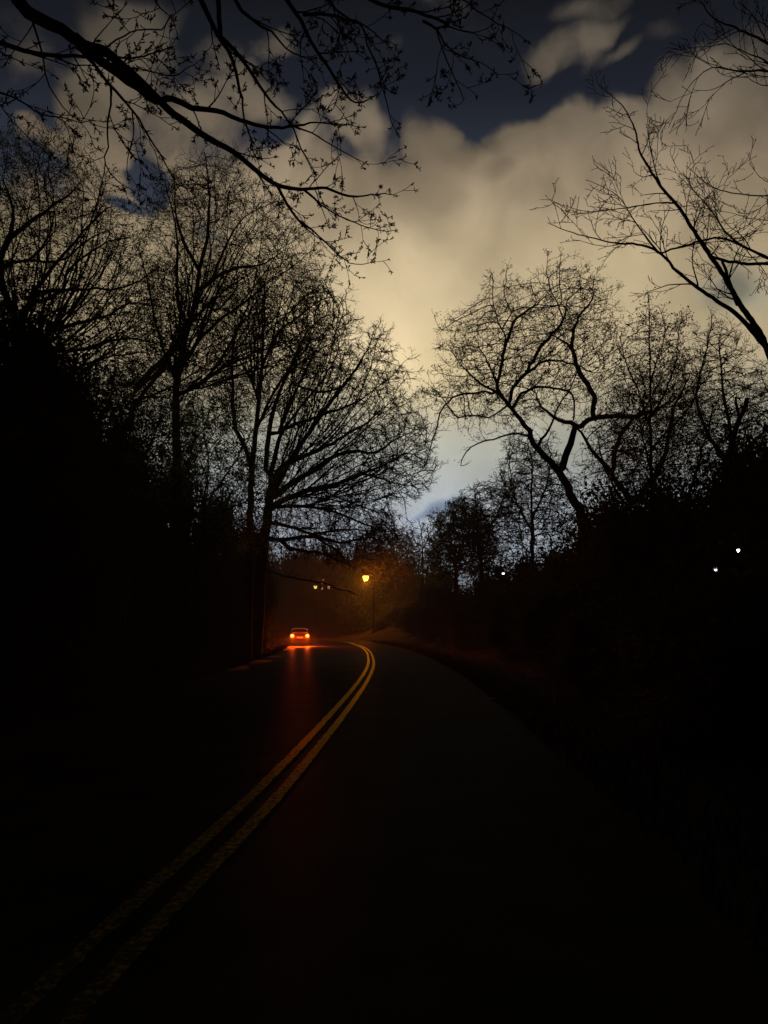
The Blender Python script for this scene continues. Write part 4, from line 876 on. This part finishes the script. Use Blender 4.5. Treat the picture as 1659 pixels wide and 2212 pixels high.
for s in (-1, 1):
    lp = pmesh('tail_light', [(s*.83, .02, .74), (s*.50, -.03, .76), (s*.50, -.03, .98), (s*.80, .02, 1.04), (s*.85, .14, .76), (s*.83, .14, 1.02), (s*.50, .10, .76), (s*.50, .10, .98)],
               [(0, 1, 2, 3), (0, 3, 5, 4), (1, 6, 7, 2), (3, 2, 7, 5), (0, 4, 6, 1), (4, 5, 7, 6)], LENS, car, .02, 0, False)
    n = 20; ring = [(s*.66+.155*math.cos(a), -.034, .885+.14*math.sin(a)) for a in np.arange(n)/n*2*math.pi]
    pmesh('bulb', ring+[(x, -.05, z) for x, y, z in [((s*.66)+(q[0]-s*.66)*.75, 0, .885+(q[2]-.885)*.75) for q in ring]], [tuple(range(n, 2*n))]+[(i, (i+1) % n, n+(i+1) % n, n+i) for i in range(n)], BULB, lp)
    mr = pmesh('wing_mirror', [(s*.88, 2.3, .98), (s*1.03, 2.28, .99), (s*1.04, 2.3, 1.12), (s*.9, 2.32, 1.12), (s*.88, 2.42, .98), (s*1.0, 2.42, .99), (s*1.0, 2.42, 1.1), (s*.9, 2.42, 1.1)], BOXF, TRIM, car, .015, 0, False)
    for y in (.72, 3.45):
        nn = 28; prof = [(.0, .30), (.02, .325), (.10, .335), (.18, .325), (.20, .30), (.19, .2), (.01, .2)]
        V_ = []; 
        for a in range(nn):
            an = a/nn*2*math.pi
            V_ += [(s*(.69+px_), y+r_*math.cos(an), .335+r_*math.sin(an)) for px_, r_ in prof]
        kk = len(prof); fs = [(a*kk+i, a*kk+(i+1) % kk, ((a+1) % nn)*kk+(i+1) % kk, ((a+1) % nn)*kk+i) for a in range(nn) for i in range(kk)]
        wh = pmesh('wheel', V_, fs, RUB, car)
        V_ = [(s*.87, y, .335)]+[(s*.875, y+.2*math.cos(a/nn*2*math.pi)*(1 if a % 4 else .8), .335+.2*math.sin(a/nn*2*math.pi)*(1 if a % 4 else .8)) for a in range(nn)]
        pmesh('rim', V_+[(s*.78, y+.2*math.cos(a/nn*2*math.pi), .335+.2*math.sin(a/nn*2*math.pi)) for a in range(nn)], [(0, 1+a, 1+(a+1) % nn) for a in range(nn)]+[(1+a, 1+(a+1) % nn, 1+nn+(a+1) % nn, 1+nn+a) for a in range(nn)], RIMM, wh)
    pd = bpy.data.lights.new('tail_glow', 'POINT'); pd.energy = 110; pd.color = (1, .055, .004); pd.shadow_soft_size = .1
    po = bpy.data.objects.new('tail_glow', pd); C.objects.link(po); po.parent = car; po.location = (s*.66, -.42, .87)
    pd = bpy.data.lights.new('tail_glow', 'SPOT'); pd.energy = 5600; pd.color = (1, .085, .006); pd.shadow_soft_size = .08; pd.spot_size = R(105); pd.spot_blend = .6
    po = bpy.data.objects.new('tail_glow', pd); C.objects.link(po); po.parent = car; po.location = (s*.66, -.14, .885); po.rotation_euler = (R(52), 0, R(180))

# ------------------------------------------------------------------ street lamps
POLE = mat('pole_metal', (.03, .03, .028), .8, .2)
def street_lamp(label, x, y, z, col, es, energy, name='street_lamp', lcol=None, arm=1.6, size=.5, group=None, rz=0., ball=False):
    fx, fy = x+math.cos(rz)*arm, y+math.sin(rz)*arm; gzv = g0(fx, fy)-.1
    r = empty(name, (fx, fy, gzv), label=label, cat='street lamp', group=group); o = np.array([fx, fy, gzv])
    ptube('pole', [o, (fx, fy, gzv+1), (fx, fy, z-.8), (fx, fy, z-.1)], [.12, .09, .065, .06], POLE, r, o)
    ptube('arm', spline([(fx, fy, z-.15), (fx+(x-fx)*.25, fy+(y-fy)*.25, z+.12), (fx+(x-fx)*.6, fy+(y-fy)*.6, z+.17), (x, y, z+.13)], .15), np.full(len(spline([(fx, fy, z-.15), (fx+(x-fx)*.25, fy+(y-fy)*.25, z+.12), (fx+(x-fx)*.6, fy+(y-fy)*.6, z+.17), (x, y, z+.13)], .15)), .035), POLE, r, o)
    # cobra head over a glowing bowl
    n = 16; V_ = []; F_ = []; prof = [(0, .17), (.35, .15), (.8, .09), (1, .0)]
    for fr, zz in prof: V_ += [(x-fx+size*fr*math.cos(a/n*2*math.pi), y-fy+size*.5*fr*math.sin(a/n*2*math.pi), z-gzv+zz) for a in range(n)]
    for i in range(len(prof)-1):
        for a in range(n): F_.append((i*n+a, i*n+(a+1) % n, (i+1)*n+(a+1) % n, (i+1)*n+a))
    h = pmesh('lamp_head', V_, F_, POLE, r)
    m = mat('lamp_glow', (.8, .6, .3), .3, .4, emis=col, es=es)
    V_ = []; F_ = []; prof = [(.92, -.004), (1.0, -.2), (.84, -.45), (.5, -.62), (.02, -.68)]
    for fr, zz in prof: V_ += [(x-fx+size*.9*fr*math.cos(a/n*2*math.pi), y-fy+size*.8*fr*math.sin(a/n*2*math.pi), z-gzv+zz*size*2) for a in range(n)]
    for i in range(len(prof)-1):
        for a in range(n): F_.append((i*n+a, (i+1)*n+a, (i+1)*n+(a+1) % n, i*n+(a+1) % n))
    pmesh('lamp_bowl', V_, F_, m, h)
    if energy:
        d = bpy.data.lights.new('lamp_light', 'POINT'); d.energy = energy; d.color = lcol or col; d.shadow_soft_size = .15
        p = bpy.data.objects.new('lamp_light', d); C.objects.link(p); p.parent = r; p.location = (x-fx, y-fy, z-gzv-1.75*size)
    return r
p = at(790, 1244, 112); street_lamp('bright orange street lamp glowing among the trees above the bend', *p, (1, .36, .03), 6, 3600, lcol=(1, .27, .015), arm=1.8, size=.50, rz=R(-50))
p = at(1594, 1187, 14); p0 = p
street_lamp('wide white lamp at the far right shining through the undergrowth', *at(1594, 1187, 26), (.95, .95, 1), 12, 0, arm=1.2, size=.065, rz=R(60), group=None)
street_lamp('small white lamp low between the dark shrubs at the right', *at(1546, 1230, 34), (1, 1, .95), 12, 0, arm=1.2, size=.045, rz=R(60))
street_lamp('small white lamp right of the green tree, nearest the road', *at(1087, 1238, 60), (1, .95, .8), 9, 0, arm=1.2, size=.09, rz=R(60))

# ------------------------------------------------------------------ a house far behind the trees, with lit windows
HW = mat('house_wall', (.05, .04, .03), .9, .2, 3, .7); HR = mat('house_roof', (.05, .04, .04), .9, .2, 3, .7)
WY = mat('window_lit_yellow', (.5, .4, .1), .5, .3, emis=(1, .66, .12), es=2); WP = mat('window_lit_pink', (.5, .3, .3), .5, .3, emis=(1, .36, .2), es=.7)
hp = at(690, 1262, 131); hx, hy = hp[0], hp[1]; hz = g0(hx, hy); H = empty('house', (hx, hy+3, hz-.3), R(-4), label='house mostly hidden by foliage with small yellow and pink lit windows', cat='house')
T_ = hp[2]-hz+2.4
bx('wall', (-5, 5, 0, 7, 0, T_), HW, H, .02)
pmesh('roof', [(-5.5, -.5, T_+.003), (5.5, -.5, T_+.003), (5.5, 7.5, T_+.003), (-5.5, 7.5, T_+.003), (-5.5, 3.5, T_+2.4), (5.5, 3.5, T_+2.4)], [(0, 1, 5, 4), (2, 3, 4, 5), (1, 2, 5), (3, 0, 4), (3, 2, 1, 0)], HR, H, 0, 0, False)
zc = hp[2]-hz+.3
for (xx, zz, ww, h2, mm) in ((-1.0, -.35, .75, .5, WY), (.5, .6, .7, .9, WP), (1.4, -.3, .4, .7, WP), (.2, -.5, .35, .5, WP), (-.4, 1.0, .4, .35, WP)):
    f_ = bx('window', (xx-ww/2-.05, xx+ww/2+.05, -.06, -.003, zc+zz-h2/2-.05, zc+zz+h2/2+.05), HW, H, .005); bx('pane', (xx-ww/2, xx+ww/2, -.075, -.063, zc+zz-h2/2, zc+zz+h2/2), mm, f_, .003)

# ------------------------------------------------------------------ small things at the verge
RETRO = mat('pale_plate', (.8, .8, .76), .5, .4)
for x_, lab in ((585.2, 'left one of two thin posts with a pale reflector plate beside the car'), (589.2, 'right one of two thin posts with a pale reflector plate beside the car')):
    p = at(x_, 1356, 60); z0 = g0(p[0], p[1])-.1; r = empty('marker_post', (p[0], p[1], z0), label=lab, cat='marker post', group='marker posts left of the car')
    ptube('post', [(p[0], p[1]+.03, z0), (p[0], p[1]+.03, p[2]+.1)], [.02, .02], POLE, r, (p[0], p[1], z0))
    bx('reflector', (-.04, .04, -.01, .005, p[2]-z0-.1, p[2]-z0+.09), RETRO, r, .004)
p = gpt(1066, 1511, .03); n = 9; a = np.arange(n)/n*2*math.pi; rr_ = rng.uniform(.05, .09, n)
tag(pmesh('stone', [(p[0]+.02, p[1], .07)]+[(p[0]+rr_[i]*1.4*math.cos(a[i]), p[1]+rr_[i]*math.sin(a[i]), .045) for i in range(n)]+[(p[0]+rr_[i]*1.5*math.cos(a[i]), p[1]+rr_[i]*1.1*math.sin(a[i]), -.03) for i in range(n)],
   [(0, 1+i, 1+(i+1) % n) for i in range(n)]+[(1+i, 1+n+i, 1+n+(i+1) % n, 1+(i+1) % n) for i in range(n)], mat('pale_stone', (.45, .45, .42), .8, .2, 12), None, 0, 0, False), 'small pale stone lying at the right edge of the road', 'stone')

# ------------------------------------------------------------------ thin haze, added to give the lamps a halo
hm = bpy.data.materials.new('halo_haze'); hm.use_nodes = True; t = hm.node_tree; t.nodes.clear()
pv = t.nodes.new('ShaderNodeVolumePrincipled'); pv.inputs['Color'].default_value = (.8, .8, .8, 1); pv.inputs['Density'].default_value = .0019; pv.inputs['Anisotropy'].default_value = 0
o_ = t.nodes.new('ShaderNodeOutputMaterial'); t.links.new(pv.outputs[0], o_.inputs['Volume'])
hz_ = pmesh('added_haze', box_v(-620, 620, -620, 620, -3, 24), BOXF, hm, None, 0, 0, False); tag(hz_, 'thin haze added over the road for the glow around the lamps', kind='stuff')
